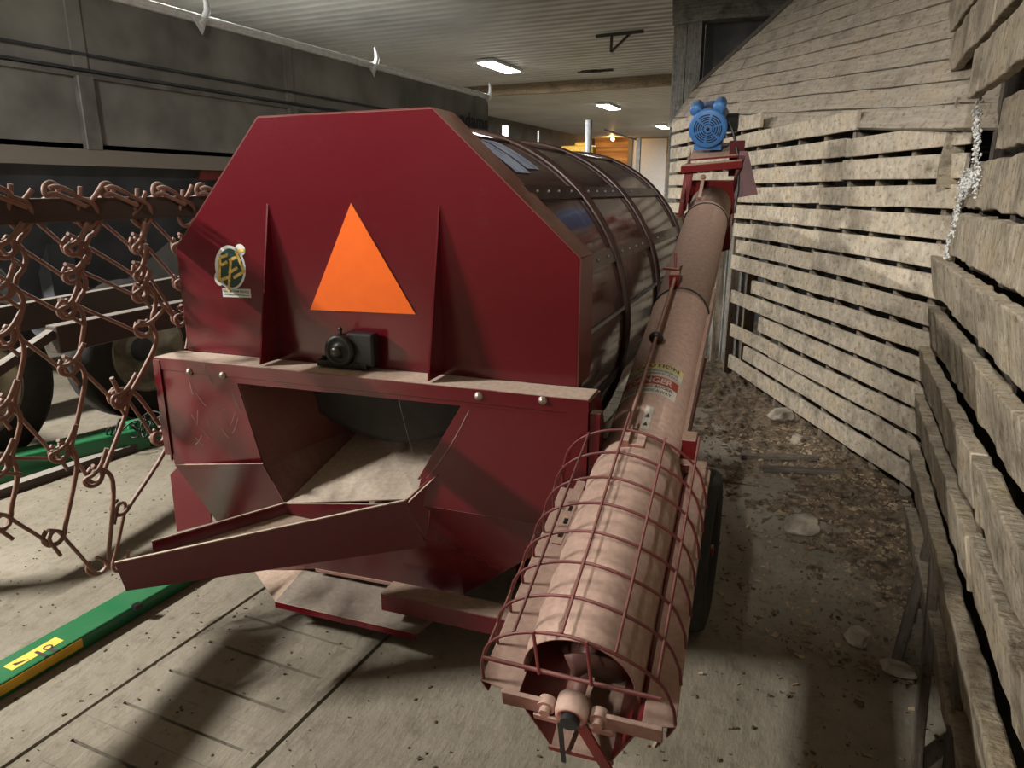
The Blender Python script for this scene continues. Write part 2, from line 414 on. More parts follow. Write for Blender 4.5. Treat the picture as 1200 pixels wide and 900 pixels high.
# ------------------------------------------------------------------ sloping boards above
th = math.radians(59)
sl = (-nw * math.cos(th) + V((0, 0, 1)) * math.sin(th))       # up the slope
sn = sl.cross(dw); sn = sn if sn.dot(nw) > 0 else -sn
base0 = fwp(0, top_z(0), 0); base1 = fwp(4.9, top_z(4.9), 0)
p_a = on_plane(803, 117, base0, sn); p_b = on_plane(933, 0, base0, sn)
ta = (p_a - base0).dot(dw); sa = (p_a - base0).dot(sl); tb = (p_b - base0).dot(dw); sb = (p_b - base0).dot(sl)
KE = (tb - ta) / (sb - sa)
def left_end(s): return min(ta + KE * (s - sa), ta + .05)
def row_end(s): return min((ta + KE * (s - sa)) / (1 - .098 * KE), ta + .05)
b = MB(); s = -.11; i = 0
bd = (base1 - base0).normalized()
while s < 2.7:
    for seg_ in (0,):
        pl = base0 + sl * s
        T1 = max(row_end(s), .6) + random.uniform(-.03, .03)
        T0 = -.9
        cuts = [T0] + sorted(random.uniform(T0 + .6, T1 - .6) for _ in range(2)) + [T1]
        for c0, c1 in zip(cuts, cuts[1:]):
            # the boards rise a little towards the far end
            a_ = pl + dw * c0 + sl * (.098 * c0 * 1.0); b_ = pl + dw * c1 + sl * (.098 * c1)
            b.board(a_, b_, sl * .118, sn * .022, seg=.25, jit=.004, tj=.005)
    s += .128
slope = struct(b.build('wall_sloping_boards', WROOF, bevel=.002))
b = MB(); b.obox(base0 + dw * 1.5 + sl * 1.5 - sn * .05, dw * 5.4, sl * 3.4, sn * .03); 
# backing only behind the boards
b = MB(); b.add([base0 + dw * -1 + sl * -.1 - sn * .03, p_a - dw * .06 - sn * .03, p_a - dw * .06 + (p_b - p_a) * 1.5 - sn * .03, base0 + dw * -1 + sl * 2.9 - sn * .03], [(0, 1, 2, 3)])
b.build('backing', WDARK, slope)
e0 = p_a + dw * .03 + sn * .02; e1 = p_a + (p_b - p_a) * 1.5 + dw * .03 + sn * .02
MB().bar(e0, e1, .09, .03, sn).build('rake_board', WDARK, slope)

# concrete / timber post and header with the dark wall behind
pl_ = on_z(786, 12, H)
py = 9.25
def at_y(x, yy, Y): d = ray(x, yy); return CAM + d * (Y / d.y)
pL = at_y(787, 60, py); pR = at_y(818, 60, py)
b = MB(); b.board((pL.x + .02, py, 0), (pL.x + .02, py, 3.68), (.15, 0, 0), (0, .2, 0), seg=.4, jit=.006)
post = struct(b.build('trim_2', WGREY)); b = MB(); b.board((pL.x + .185, py - .03, 0), (pL.x + .185, py - .03, 3.55), (.17, 0, 0), (0, .2, 0), seg=.4, jit=.006)
b.build('post_plank', WGREY, post)
b = MB(); b.board((pL.x - .0, py - .05, 3.52), (pL.x + 2.6, py - .05, 3.52), (0, 0, .26), (0, .2, 0), seg=.5, jit=.01)
struct(b.build('trim_3', WGREY))
b = MB(); b.box((pL.x + 1.75, py + .25, 1.9), (2.8, .06, 3.8))
struct(b.build('wall_end', plain('grey rendered wall', (.11, .11, .115), .8, var=.25, scale=3)))
# weathered planks between the auger and the slats
b = MB()
q0 = fwp(2.95, 0, -.12)
for j in range(6):
    o_ = fwp(2.75 + j * .19, 0, -.10 - .01 * (j % 2)); b.board(o_, o_ + V((0, 0, 1.6)), dw * .175, nw * .03, seg=.3, jit=.003)
struct(b.build('wall_plank_door', WGREY))

# ------------------------------------------------------------------ near board wall on the right
b = MB(); WX = .50
for k, z0 in enumerate([2.39, 2.175, 1.96, 1.745, 1.53, 1.325, 1.115, .90, .69, .48, .27, .06]):
    upper = z0 > 1.9
    x0 = .425 if upper else [.50, .505, .50, .48, .46, .47, .45, .46, .44, .45][max(0, k - 2) % 10]
    lean = 0.0 if z0 > 1.2 else -.035
    if upper: yend = 4.45 + (z0 - 1.9) * 1.4
    else: yend = [3.9, 3.35, 3.75, 3.9, 4.0, 3.86, 3.9, 3.8, 3.6, 3.4][max(0, k - 2) % 10]
    if z0 == 1.96: yend = 3.55
    y = yend
    while y > .35:
        ln = random.choice([1.6, 2.4, 3.0]); y2 = max(.3, y - ln)
        b.board((x0 + random.uniform(-.008, .008), y, z0 + random.uniform(-.008, .008)), (x0 + random.uniform(-.008, .008), y2 + .006, z0 + random.uniform(-.008, .008)), (lean, 0, .182), (.04 if z0 > 1.2 else .05, 0, 0), seg=.07, jit=.006, tj=.006)
        y = y2
near = struct(b.build('wall_boards_near', WNEAR, bevel=.006, bseg=2)); near.name = 'wall_near'
for yy in (3.75, 3.1, 2.45, 1.8, 1.1, .5):
    s_ = MB(); s_.board((.56, yy, 0), (.56, yy, 2.6), (0, -.09, 0), (.1, 0, 0), seg=.4); s_.build('stud', WDARK, near)
b = MB(); b.box((.95, 2.2, 1.4), (.04, 4.2, 2.8)); b.build('gap_shade_sheet', VOID, near)  # black sheet paints shade into the gaps of the near boards
# bin corner
# broken plank ends hanging off the corner
b = MB(); b.board((.40, 3.95, 1.62), (.44, 4.05, 2.02), (.09, .03, 0), (0, .04, .01), seg=.1, jit=.01); b.build('splintered_corner_board', WNEAR, near)
# mould fluff
b = MB()
rng = random.Random(3)
def blobs(c, n, sx, sy, sz, r0, r1):
    for _ in range(n):
        q = V(c) + V((rng.gauss(0, sx), rng.gauss(0, sy), rng.gauss(0, sz)))
        b.ball(q, rng.uniform(r0, r1), rng.uniform(.6, 1.2), rng.uniform(.6, 1.3), rng.uniform(.6, 1.4), seg=8)
for (c0_, c1_) in (((.47, 3.62, 1.95), (.478, 3.36, 1.62)), ((.478, 3.72, 1.55), (.47, 3.86, 1.28)), ((.47, 3.75, 1.62), (.475, 3.5, 1.64))):
    for k in range(90):
        f_ = rng.random(); blobs(V(c0_).lerp(V(c1_), f_), 4, .004, .026, .026, .0015, .007)
b.build('mould', MOULD, near)['kind'] = 'stuff'

# ------------------------------------------------------------------ litter on the floor
def heap_h(x, y):
    # litter lies thick against the slatted wall and thins out to the aisle
    p = V((x, y, 0)); d = (Pf - p).dot(nw)         # distance from the slats, positive in the aisle
    d = (p - Pf).dot(nw)
    h = .085 * math.exp(-max(d, 0) / .55)
    h *= min(1, max(0, (y - 2.35) / .7)); h *= min(1, max(0, (8.2 - y) / 1.5))
    n_ = noise.fractal(V((x * 3, y * 3, 0)), .8, 2, 5)
    n2 = noise.fractal(V((x * 14, y * 14, 4)), .8, 2, 4)
    return h * (1 + .35 * n_) - .026 + .020 * n2 + .014 * n_
vs = []; fs = []; nx, ny = 150, 210
for j in range(ny + 1):
    for i in range(nx + 1):
        y = 2.3 + 6.0 * (j / ny); xr = .52 if y < 3.95 else .516 - (y - 3.93) * .5266 + .25
        x = xr - 1.5 + 1.5 * i / nx; vs.append((x, y, heap_h(x, y)))
for j in range(ny):
    for i in range(nx):
        a_ = j * (nx + 1) + i; q = [a_, a_ + 1, a_ + nx + 2, a_ + nx + 1]
        if max(vs[t][2] for t in q) > -.004: fs.append(q)
tag(MB().add(vs, fs, smooth=True).build('dirt_litter', DIRT), 'brown heap of dirt and straw litter along the foot of the slatted wall', 'dirt', kind='stuff')
b = MB()
for _ in range(3000):
    y = random.uniform(1.2, 7.8) if random.random() < .3 else random.uniform(2.4, 5)
    xr = .50 if y < 3.93 else .50 - (y - 3.93) * .52
    x = xr - abs(random.gauss(0, .42)); 
    if x < xr - 1.2: continue
    z = max(0, heap_h(x, y)) + .004; L = random.choice([.006, .008, .011, .015, .024]) * random.uniform(.7, 1.3); w = L * random.uniform(.25, .7); a_ = random.uniform(0, math.pi)
    d = V((math.cos(a_), math.sin(a_), random.uniform(-.15, .25))) * L; n_ = V((-math.sin(a_), math.cos(a_), random.uniform(-.3, .3))) * w
    b.obox(V((x, y, z)), d, n_, (0, 0, random.uniform(.002, .008)))
tag(b.build('chaff_litter', CHAFF), 'pale chaff and wood chips scattered on the dirt beside the slatted wall', 'litter', kind='stuff')
b = MB()
for _ in range(1300):
    x = random.uniform(-4.2, .45); y = random.uniform(.9, 4.5) ; L = random.uniform(.003, .012); a_ = random.uniform(0, 3.14)
    if random.random() < .5: L *= .5
    if -2.6 < x < -2.3: continue
    b.obox((x, y, .002), (math.cos(a_) * L, math.sin(a_) * L, 0), (-math.sin(a_) * L * .5, math.cos(a_) * L * .5, 0), (0, 0, .004))
tag(b.build('floor_crumbs', plain('soil crumbs', (.10, .08, .05), .95)), 'dark soil crumbs sprinkled over the open concrete floor', 'crumbs', kind='stuff')

def stone(name, c, sx, sy, sz, rot, label, cat, seed):
    me = bpy.data.meshes.new(name); bm = bmesh.new(); bmesh.ops.create_icosphere(bm, subdivisions=3, radius=1)
    for v in bm.verts:
        n_ = noise.fractal(v.co * 1.1 + V((seed, 0, 0)), 1, 2, 4); d = v.co.copy()
        # flatten into faces
        for ax_ in ((1, .2, .1), (-.3, 1, .2), (.1, -.2, 1), (-1, -.3, .4), (.5, -1, .1), (0, .4, -1)):
            a_ = V(ax_).normalized(); k = d.dot(a_)
            if k > .62: d -= a_ * (k - .62)
        v.co = d * (1 + .18 * n_)
        v.co = V((v.co.x * sx, v.co.y * sy, v.co.z * sz))
    bmesh.ops.rotate(bm, verts=bm.verts, cent=(0, 0, 0), matrix=Matrix.Rotation(rot, 3, 'Z'))
    lo = min(v.co.z for v in bm.verts)
    for v in bm.verts: v.co += V((c[0], c[1], c[2] - lo))
    bm.to_mesh(me); bm.free(); me.materials.append(ROCK)
    o = bpy.data.objects.new(name, me); C.objects.link(o); return tag(o, label, cat)
q = on_z(940, 620, .02); stone('concrete_lump', (q.x, q.y, max(0, heap_h(q.x, q.y)) - .005), .10, .07, .055, .3, 'large pale lump of broken concrete on the dirt in mid aisle', 'stone', 1)
q = on_z(934, 517, .02); stone('stone', (q.x, q.y, max(0, heap_h(q.x, q.y)) - .003), .06, .05, .035, 1.0, 'small stone by the foot of the slatted wall beyond the planks', 'stone', 5)
q = on_z(1005, 752, .0); stone('broken_block', (q.x, q.y, .0), .055, .055, .03, .6, 'squarish broken block in the shadow near the board wall', 'stone', 9)
q = on_z(1052, 790, .0); stone('broken_block', (q.x, q.y, .0), .04, .07, .025, 1.4, 'narrow broken block lying closest to the near board wall', 'stone', 12)
q = on_z(916, 490, .05); stone('loose_brick', (q.x, q.y, max(0, heap_h(q.x, q.y)) - .003), .10, .07, .05, .5, 'pale brick propping the lowest slats at their far end', 'brick', 15)
def plank(p0, p1, w, label):
    a_ = on_z(*p0, .03); b_ = on_z(*p1, .03); zz = max(heap_h(a_.x, a_.y), heap_h(b_.x, b_.y), heap_h((a_.x + b_.x) / 2, (a_.y + b_.y) / 2), 0) + .0
    a_.z = max(0, heap_h(a_.x, a_.y)) ; b_.z = max(0, heap_h(b_.x, b_.y)); d = (b_ - a_).normalized(); n_ = V((-d.y, d.x, 0))
    m = MB(); m.board(a_, b_, n_ * w, (0, 0, .026), seg=.08, jit=.004); return tag(m.build('loose_plank', WDARK, bevel=.002), label, 'plank', 'loose planks on the dirt')
plank((894, 548), (988, 561), .055, 'short dark plank lying on the dirt, nearest of the two loose planks')
plank((868, 533), (958, 541), .05, 'thin dark plank half buried in dirt behind the nearer plank')

# planks leaning in the dark at the foot of the near wall
def leaner(p0, z0, p1, z1, w, t, label):
    a_ = V(p0).to_3d(); a_.z = z0; b_ = V(p1).to_3d(); b_.z = z1
    m = MB(); m.board(a_, b_, (0, w, 0), (t, 0, 0), seg=.1, jit=.005)
    return tag(m.build('leaning_plank', WDARK, bevel=.003), label, 'plank', 'planks leaning on the near wall')
leaner((.36, 2.0), 0, (.44, 2.75), .36, .05, .03, 'longest dark plank leaning low against the foot of the near board wall')
leaner((.40, 1.75), 0, (.448, 2.15), .42, .06, .025, 'short upright dark plank leaning on the near board wall at the bottom edge')
leaner((.33, 2.45), 0, (.445, 2.95), .3, .045, .03, 'dark plank end leaning on the near board wall farthest from the camera')

# ------------------------------------------------------------------ rotary screening machine
MA = math.radians(4); av = V((-math.sin(MA), math.cos(MA), 0)); ur = V((math.cos(MA), math.sin(MA), 0)); MO = V((-.668, 1.970, 0))
def m_(u, v, z): return MO + ur * u + av * v + V((0, 0, z))
mach = thing('rotary_screen', MO + ur * -.75 + av * 1, 'big dark red rotary screen cleaner with an octagonal end panel and smoky drum cover', 'farm machine')
pan = [(-1.489, 1.03), (-1.489, 1.405), (-1.086, 1.833), (-.462, 1.838), (0, 1.414), (0, 1.03)]
MB().prism([m_(u, 0, z) for u, z in pan], av * .005).build('end_panel', RED, mach, bevel=.0015)
b = MB()
D = .15
for (p, q) in zip(pan, pan[1:]):
    d = V((q[0] - p[0], q[1] - p[1])).normalized(); n_ = (-d.y * .004, d.x * .004)
    b.add([m_(*((p[0], .001, p[1]))), m_(q[0], .001, q[1]), m_(q[0], D, q[1]), m_(p[0], D, p[1]),
           m_(p[0] + n_[0], .001, p[1] + n_[1]), m_(q[0] + n_[0], .001, q[1] + n_[1]), m_(q[0] + n_[0], D, q[1] + n_[1]), m_(p[0] + n_[0], D, p[1] + n_[1])],
          [(0, 1, 2, 3), (7, 6, 5, 4), (0, 4, 5, 1), (2, 6, 7, 3), (1, 5, 6, 2), (0, 3, 7, 4)])
b.build('panel_flange', REDF, mach)
for u in (-1.079, -.447):
    MB().prism([m_(u, -.001, 1.562), m_(u, -.001, 1.036), m_(u, -.11, 1.036)], ur * .006).build('gusset', RED, mach)
# warning triangle
tri = [(-.936, 1.214), (-.536, 1.222), (-.752, 1.566)]
b = MB(); b.prism([m_(u, -.004, z) for u, z in tri], av * .003); b.build('warning_triangle', ORANGE, mach, label='flat orange reflective triangle')
# bearing
b = MB(); bc = m_(-.790, -.055, 1.095)
b.lathe(bc, av, [(0, -.02), (.02, -.02), (.022, -.012), (.036, -.012), (.04, -.016), (.052, -.014), (.055, 0), (.052, .04), (0, .04)], 28)
b.obox(m_(-.790, -.035, 1.047), ur * .19, av * .045, (0, 0, .02)); b.obox(m_(-.790, -.035, 1.068), ur * .11, av * .04, (0, 0, .04))
b.cyl(m_(-.790, -.05, 1.14), m_(-.790, -.05, 1.165), .005, 8); b.ball(m_(-.790, -.05, 1.166), .007)
for du in (-.08, .08): b.cyl(m_(-.790 + du, -.035, 1.05), m_(-.790 + du, -.035, 1.066), .010, 6)
bear = b.build('pillow_bearing', BLACK, mach)
MB().lathe(m_(-.790, -.06, 1.095), av, [(0, -.032), (.016, -.032), (.018, -.028), (.018, 0)], 18).build('shaft_end', plain('greasy shaft', (.06, .055, .05), .35, metal=.6), bear)
MB().obox(m_(-.72, -.03, 1.10), ur * .10, av * .05, (0, 0, .11)).build('bearing_guard', BLACK, mach, bevel=.006)

# sticker
def ellipse(cx, cz, rx, rz, n=28, rot=0): return [(cx + rx * math.cos(t) * math.cos(rot) - rz * math.sin(t) * math.sin(rot), cz + rx * math.cos(t) * math.sin(rot) + rz * math.sin(t) * math.cos(rot)) for t in [2 * math.pi * i / n for i in range(n)]]
sc = (-1.257, 1.345)
def flat(poly, lay, b): b.prism([m_(u, -.0015 - lay * .0006, z) for u, z in poly], av * .0004)
b = MB(); flat(ellipse(sc[0], sc[1], .066, .077, rot=-.15), 0, b); flat(ellipse(sc[0] + .05, sc[1] + .062, .022, .02), 0, b); flat(ellipse(sc[0] - .052, sc[1] - .04, .022, .025), 0, b)
flat([(sc[0] - .045, sc[1] - .105), (sc[0] + .078, sc[1] - .102), (sc[0] + .078, sc[1] - .072), (sc[0] - .045, sc[1] - .075)], 0, b)
stk = b.build('dealer_sticker', WHITE, mach, label='white and green dealer sticker with gold letters')
b = MB(); flat(ellipse(sc[0] + .002, sc[1] - .002, .055, .068, rot=-.15), 1, b); b.build('sticker_ground', GREENB, stk)
b = MB()
def strok(p, q, w=.0105, lay=3):
    p = V(p); q = V(q); d = (q - p).normalized(); n_ = V((-d.y, d.x)) * w / 2; d = d * w * .3
    flat([(sc[0] + t.x, sc[1] + t.y) for t in (p - n_ - d, q - n_ + d, q + n_ + d, p + n_ - d)], lay, b)
# E F S, slanted
for s_ in [((-.052, -.048), (-.038, .035)), ((-.038, .035), (-.008, .042)), ((-.045, .004), (-.012, .018)), ((-.052, -.048), (-.012, -.034)), ((-.016, -.082), (.006, .02)), ((.002, .026), (.030, .036)), ((-.004, -.018), (.03, .0)),
           ((.066, .062), (.034, .056)), ((.034, .056), (.058, -.012)), ((.058, -.012), (.014, -.034))]: strok(*s_)
b.build('sticker_letters', GOLD, stk)
b = MB()
for (txt, sz, dz) in (('ELLAMA FARM SERVICE', .0115, -.083), ('www.ellamafarmservice.com', .0065, -.095)):
    vs, fs = text_mesh(txt, sz, .82, .0002); 
    w_ = max(v[0] for v in vs) - min(v[0] for v in vs); k_ = .112 / w_
    b.add([m_(sc[0] + .016 + x * k_, -.0032, sc[1] + dz + .0005 + y) for x, y in vs], fs)
b.build('sticker_caption', GREENB, stk)

# box under the panel
LZ = 1.03; FV = -.12; UL = -1.53; URr = .067; TZ = .62
b = MB(); b.prism([m_(UL, FV, LZ), m_(URr, FV, LZ), m_(URr, .0, LZ), m_(UL, .0, LZ)], (0, 0, -.006)); b.build('ledge', dusty('ledge paint', (.2, .01, .012), (.66, .52, .42), .5, .85, 1., rough=.4), mach, bevel=.002)
hit = lambda x, y, v=FV: on_plane(x, y, m_(0, v, 0), av)
def uvz(q): d = q - MO; return d.dot(ur), d.dot(av), q.z
# front plates
b = MB()
KZ = hit(308, 543); KD = uvz(KZ)
Lp = [m_(UL, FV, LZ - .004), m_(-1.17, FV, LZ - .004), m_(-1.17, FV, .965), KZ, m_(UL + .03, FV, TZ)]
b.plate(Lp, .005)
b.plate([m_(-1.17, FV, LZ - .004), m_(URr, FV, LZ - .004), m_(URr, FV, .975), m_(-1.17, FV, .965)], .005)
b.plate([m_(-.325, FV, .975), m_(URr, FV, .975), m_(URr, FV, TZ), m_(-.50, FV, TZ), hit(495, 555)], .005)
b.build('front_plate', RED, mach)
# rim fold along the ledge
b = MB(); b.obox(m_((UL + URr) / 2, FV - .004, LZ - .022), ur * (URr - UL), av * .004, (0, 0, .044)); b.build('front_rim', RED, mach, bevel=.001)
b = MB(); b.obox(m_(UL - .004, FV + .1, .93), ur * .004, av * .2, (0, 0, .19)); b.obox(m_(UL + .012, FV - .006, .84), ur * .03, av * .006, (0, 0, .36)); b.build('corner_strip', RED, mach)
b = MB(); b.obox(m_(URr - .03, FV - .006, .83), ur * .065, av * .006, (0, 0, .40)); b.obox(m_(URr + .02, FV + .02, .80), ur * .03, av * .04, (0, 0, .38)); b.build('corner_post', RED, mach)
bolts = [(222, 436), (261, 440), (561, 464), (636, 469)]
for (x, y) in bolts:
    p = hit(x, y, FV - .006); u, v, z = uvz(p)
    MB().lathe(m_(u, FV - .006, z), av, [(0, -.010), (.008, -.009), (.009, -.004), (.013, -.003), (.013, 0)], 12).build('bolt', BOLT, mach)
# funnel, slanting inwards below the box
FB = .06; FZ = .24
nfun = (m_(0, FB, FZ) - m_(0, FV, TZ)).cross(ur)
fh_ = lambda x, y: on_plane(x, y, m_(0, FV, TZ), nfun.normalized())
funp = [m_(UL + .03, FV, TZ), fh_(258, 615), fh_(300, 668), fh_(370, 666), fh_(540, 697), m_(URr - .02, FV, TZ), m_(-.50, FV, TZ), fh_(475, 625), fh_(345, 625), fh_(332, 587), fh_(308, 543)]
fun = MB(); fun.plate(funp, .005); fun.build('funnel_plate', RED, mach)
b = MB()
f3, f4, f5 = fh_(300, 668), fh_(540, 697), m_(URr - .02, FV, TZ)
b.plate([f5, f4, f4 + av * .9, f5 + av * 1.9], .005)
b.plate([m_(UL + .03, FV, TZ), f3, f3 + av * .9, m_(UL + .03, 1.9, TZ)], .005)
b.build('funnel_side', RED, mach)
b = MB(); e0 = fh_(371, 667); e1 = fh_(541, 698); b.bar(e0 - av * .006, e1 - av * .006, .004, .012); b.build('funnel_lip', TRAY, mach)
# body side walls and rear
b = MB()
b.prism([m_(URr - .003, -.11, LZ - .01), m_(URr - .003, .02, LZ - .01), m_(URr - .003, .10, .88), m_(URr - .003, 2.6, .88), m_(URr - .003, 2.6, .63), m_(URr - .003, -.11, .63)], ur * .005); b.obox(m_(UL + .003, 1.24, .83), ur * .005, av * 2.7, (0, 0, .4))
b.obox(m_((UL + URr) / 2, 2.59, .83), ur * (URr - UL), av * .005, (0, 0, .4))
b.build('side_wall', RED, mach)
b = MB(); b.lathe(m_(-.745, 2.57, 1.09), av, [(0, 0), (.738, 0), (.738, .01), (0, .01)], 48).build('rear_panel', RED, mach)
# inner collecting floor and product chute
def chq(x, y, z): return on_z(x, y, z)
Bp = chq(475, 587, .635); Ap = chq(135, 660, .50); Dp = chq(335, 590, .565); Cp = chq(178, 635, .505); Ep = chq(508, 556, .73)
b = MB()
rise = lambda p, dz: V((p.x, p.y, p.z + dz))
A2 = on_plane(148, 692, Ap, (Bp - Ap).cross(UP).normalized()); B2 = on_plane(500, 640, Ap, (Bp - Ap).cross(UP).normalized())
b.plate([Ap, Bp, B2, A2], .005)
b.build('chute_rail', RED, mach)
MB().bar(Ap + UP * .002, Bp + UP * .002, .010, .004).build('chute_edge', TRAY, mach)
b = MB(); C2 = rise(Cp, -.045); D2 = rise(Dp, -.04); b.plate([Cp, Dp, D2, C2], .005)
b.plate([Dp, rise(Bp, -.01) + (Dp - Bp) * .15, B2 + UP * .02, D2], .005)
b.build('chute_rail', RED, mach)
MB().bar(Cp + UP * .002, Dp + UP * .002, .008, .004).build('chute_edge', TRAY, mach)
b = MB(); fl0 = [D2, rise(B2, .015), rise(A2, .012), C2]; b.plate(fl0, .004); b.build('chute_floor', RED, mach)
# right cheek of the chute
b = MB(); b.plate([Bp, Ep, Ep - UP * .05 , B2 + UP * .03], .005); b.build('chute_cheek', RED, mach)
cd = (Ep - Bp); b = MB(); b.obox((Bp + Ep) / 2 + UP * .002 + ur * .014, cd, cd.cross(UP).normalized() * .030, (0, 0, .003)); b.build('cheek_flange', TRAY, mach)
# interior
b = MB()
I0 = hit(335, 590); I1 = hit(490, 585); b.plate([I0, I1, m_(-.40, .45, .74), m_(-.98, .45, .70)], .004)
b.build('inner_floor', TRAY, mach)
b = MB(); b.plate([m_(-1.17, FV, .975), KZ, hit(333, 590), m_(-.99, .38, .68), m_(-.95, .38, 1.0)], .004)
b.build('inner_cheek', dusty('dusty red', (.13, .02, .02), DUST, .3, .9, .8, rough=.5, floor=.12), mach)
b = MB(); b.plate([m_(-.325, FV, .975), hit(490, 562), m_(-.38, .4, .70), m_(-.33, .4, 1.0)], .004); b.build('inner_cheek', RED, mach)
# drum end seen through the opening
b = MB(); b.lathe(m_(-.74, .12, 1.255), av, [(0, 0), (.51, 0), (.535, .01), (.535, .05), (.51, .05)], 56); b.build('drum_end', plain('dark drum end', (.03, .028, .026), .6), mach)
# dirt tray
T = {}
tl = uvz(on_z(320, 708, .10)); tr_ = uvz(on_z(490, 741, .10))
vf = (tl[1] + tr_[1]) / 2; uL = tl[0]; uR = tr_[0]
b = MB()
b.plate([m_(uL, vf, .10), m_(uR, vf, .10), m_(uR + .02, .5, .17), m_(uL - .05, .5, .17)], .004); b.build('tray_floor', dusty('earthy tray', (.2, .1, .08), (.30, .26, .21), .3, .9, .95, rough=.7), mach)
b = MB(); b.obox(m_((uL + uR) / 2, vf - .002, .092), ur * (uR - uL), av * .004, (0, 0, .024)); b.build('tray_lip', RED, mach)
b = MB()
b.plate([m_(uR, vf, .10), fh_(545, 697), fh_(545, 697) + av * .35, m_(uR + .02, .5, .17)], .004)
b.build('tray_side', RED, mach); b = MB()
b.plate([m_(uL, vf, .10), fh_(297, 668), fh_(297, 668) + av * .35, m_(uL - .05, .5, .17)], .004)
b.build('tray_side', RED, mach)
# hanging side skid at the left
h0 = lambda x, y: on_plane(x, y, m_(0, .02, 0), av)
b = MB(); b.plate([h0(200, 556), h0(208, 623), h0(249, 612), h0(247, 600), h0(214, 542)], .006); b.build('side_skid', RED, mach)
# legs carrying the machine (under the middle and the rear)
for (u, v) in ((-1.15, .55), (-.35, .55), (-1.35, 2.4), (-.12, 2.4)):
    MB().obox(m_(u, v, .32), ur * .06, av * .06, (0, 0, .64)).build('leg', RED, mach)
# cross beam towards the auger wheel
ca = on_z(520, 712, .19); cb = on_z(640, 738, .19)
cc = ca + (cb - ca) * -.6; MB().bar(cc, V((cb.x, cb.y, cb.z)) , .09, .07).build('cross_beam', RED, mach, bevel=.003)
# drum cover
cu, cz, R_ = -.745, 1.09, .742
b = MB()
b.lathe(m_(cu, 0, cz), av, [(R_, .10), (R_, 2.6)], 72, -math.radians(118), math.radians(118)); 
cov = b.build('drum_cover', SMOKY, mach)
for v in (.74, 1.52, 2.58):
    for dv in (-.022, .022):
        pts = [m_(cu + (R_ + .006) * math.sin(a_), v + dv, cz + (R_ + .006) * math.cos(a_)) for a_ in [math.radians(-118 + 236 * i / 60) for i in range(61)]]
        MB().tube(pts, .012, 8).build('cover_band', BROWNB, mach)
for deg in (-62, -35, -8, 20, 47, 68, 84, 104):
    a_ = math.radians(deg); c_ = lambda v, r=R_ + .004: m_(cu + r * math.sin(a_), v, cz + r * math.cos(a_))
    tdir = (ur * math.cos(a_) - UP * math.sin(a_)); nd = (ur * math.sin(a_) + UP * math.cos(a_))
    wd = {84: .012, 20: .03, -8: .03}.get(deg, .055)
    mm = MB(); mm.obox((c_(.12) + c_(2.58)) / 2, av * 2.46, tdir * wd, nd * .006)
    rail = mm.build('cover_rail', STEEL if deg == 84 else BROWNB, mach)
    if deg in (47, 68):
        for v in (.2, .32, .44, .6, .85, 1.0, 1.15, 1.3, 1.55, 1.75, 2.0): MB().ball(c_(v, R_ + .010), .006, seg=8).build('rail_bolt', DBOLT, rail)
# opaque pale blue patches near the top of the cover
for (d0, d1, v0, v1) in ((22, 40, .20, .34), (23, 38, .36, .50), (6, 17, .40, .62)):
    mm = MB(); pts = []
    rr = R_ + .003
    mm.lathe(m_(cu, 0, cz), av, [(rr, v0), (rr, v1)], 8, math.radians(d0), math.radians(d1), ref=(0, 0, 1))
    mm.build('cover_patch', plain('pale blue patch', (.45, .55, .95), .2, var=.2, scale=14), mach)
# lower dark panel right of the drum and sieve drum inside
b = MB()
for k in range(30):
    a_ = 2 * math.pi * k / 30; b.bar(m_(cu + .62 * math.sin(a_), .18, cz + .62 * math.cos(a_)), m_(cu + .62 * math.sin(a_), 2.05, cz + .62 * math.cos(a_)), .012, .006, (math.sin(a_), 0, math.cos(a_)))
for v in (.2, .6, 1.0, 1.4, 1.8, 2.04):
    b.lathe(m_(cu, 0, cz), av, [(.63, v - .015), (.645, v - .015), (.645, v + .015), (.63, v + .015)], 48, closed_prof=True)
b.build('screen_drum', dusty('drum bars', (.16, .02, .02), (.3, .25, .2), .2, .9, .8), mach)
# hoses behind the corner
b = MB()
for k in range(3):
    b.tube([m_(.10, .35 + k * .05, .95), m_(.16, .3 + k * .05, .87), m_(.13, .25 + k * .05, .78), m_(.08, .3, .70)], .008, 8)
b.build('hose', BLACK, mach)

# ------------------------------------------------------------------ auger
AN = depth(680, 788, 1.76); AM = depth(831, 247, 4.6)
w_ = (AM - AN).normalized(); s_v = w_.cross(UP).normalized(); n_v = s_v.cross(w_)
def A(s, w, n): return AN + s_v * s + w_ * w + n_v * n
def Hh(s, w, n): return A(s, w, n + .055 * (1 - w / 3.5))
aug = thing('grain_auger', V((-.5, 2.6, 0)), 'dusty red inclined auger with a wire guarded intake and a blue motor on top', 'auger')
b = MB(); RT = .130
prof = [(RT, .82), (RT, 1.98), (RT + .003, 1.985), (RT + .003, 2.0), (RT, 2.005), (RT, 3.32), (RT + .004, 3.325), (RT + .004, 3.34), (RT, 3.345), (RT, 3.66), (RT - .004, 3.66), (RT - .004, .82)]
b.lathe(AN, w_, prof, 56, ref=n_v, closed_prof=True); b.build('auger_tube', AUG, aug)
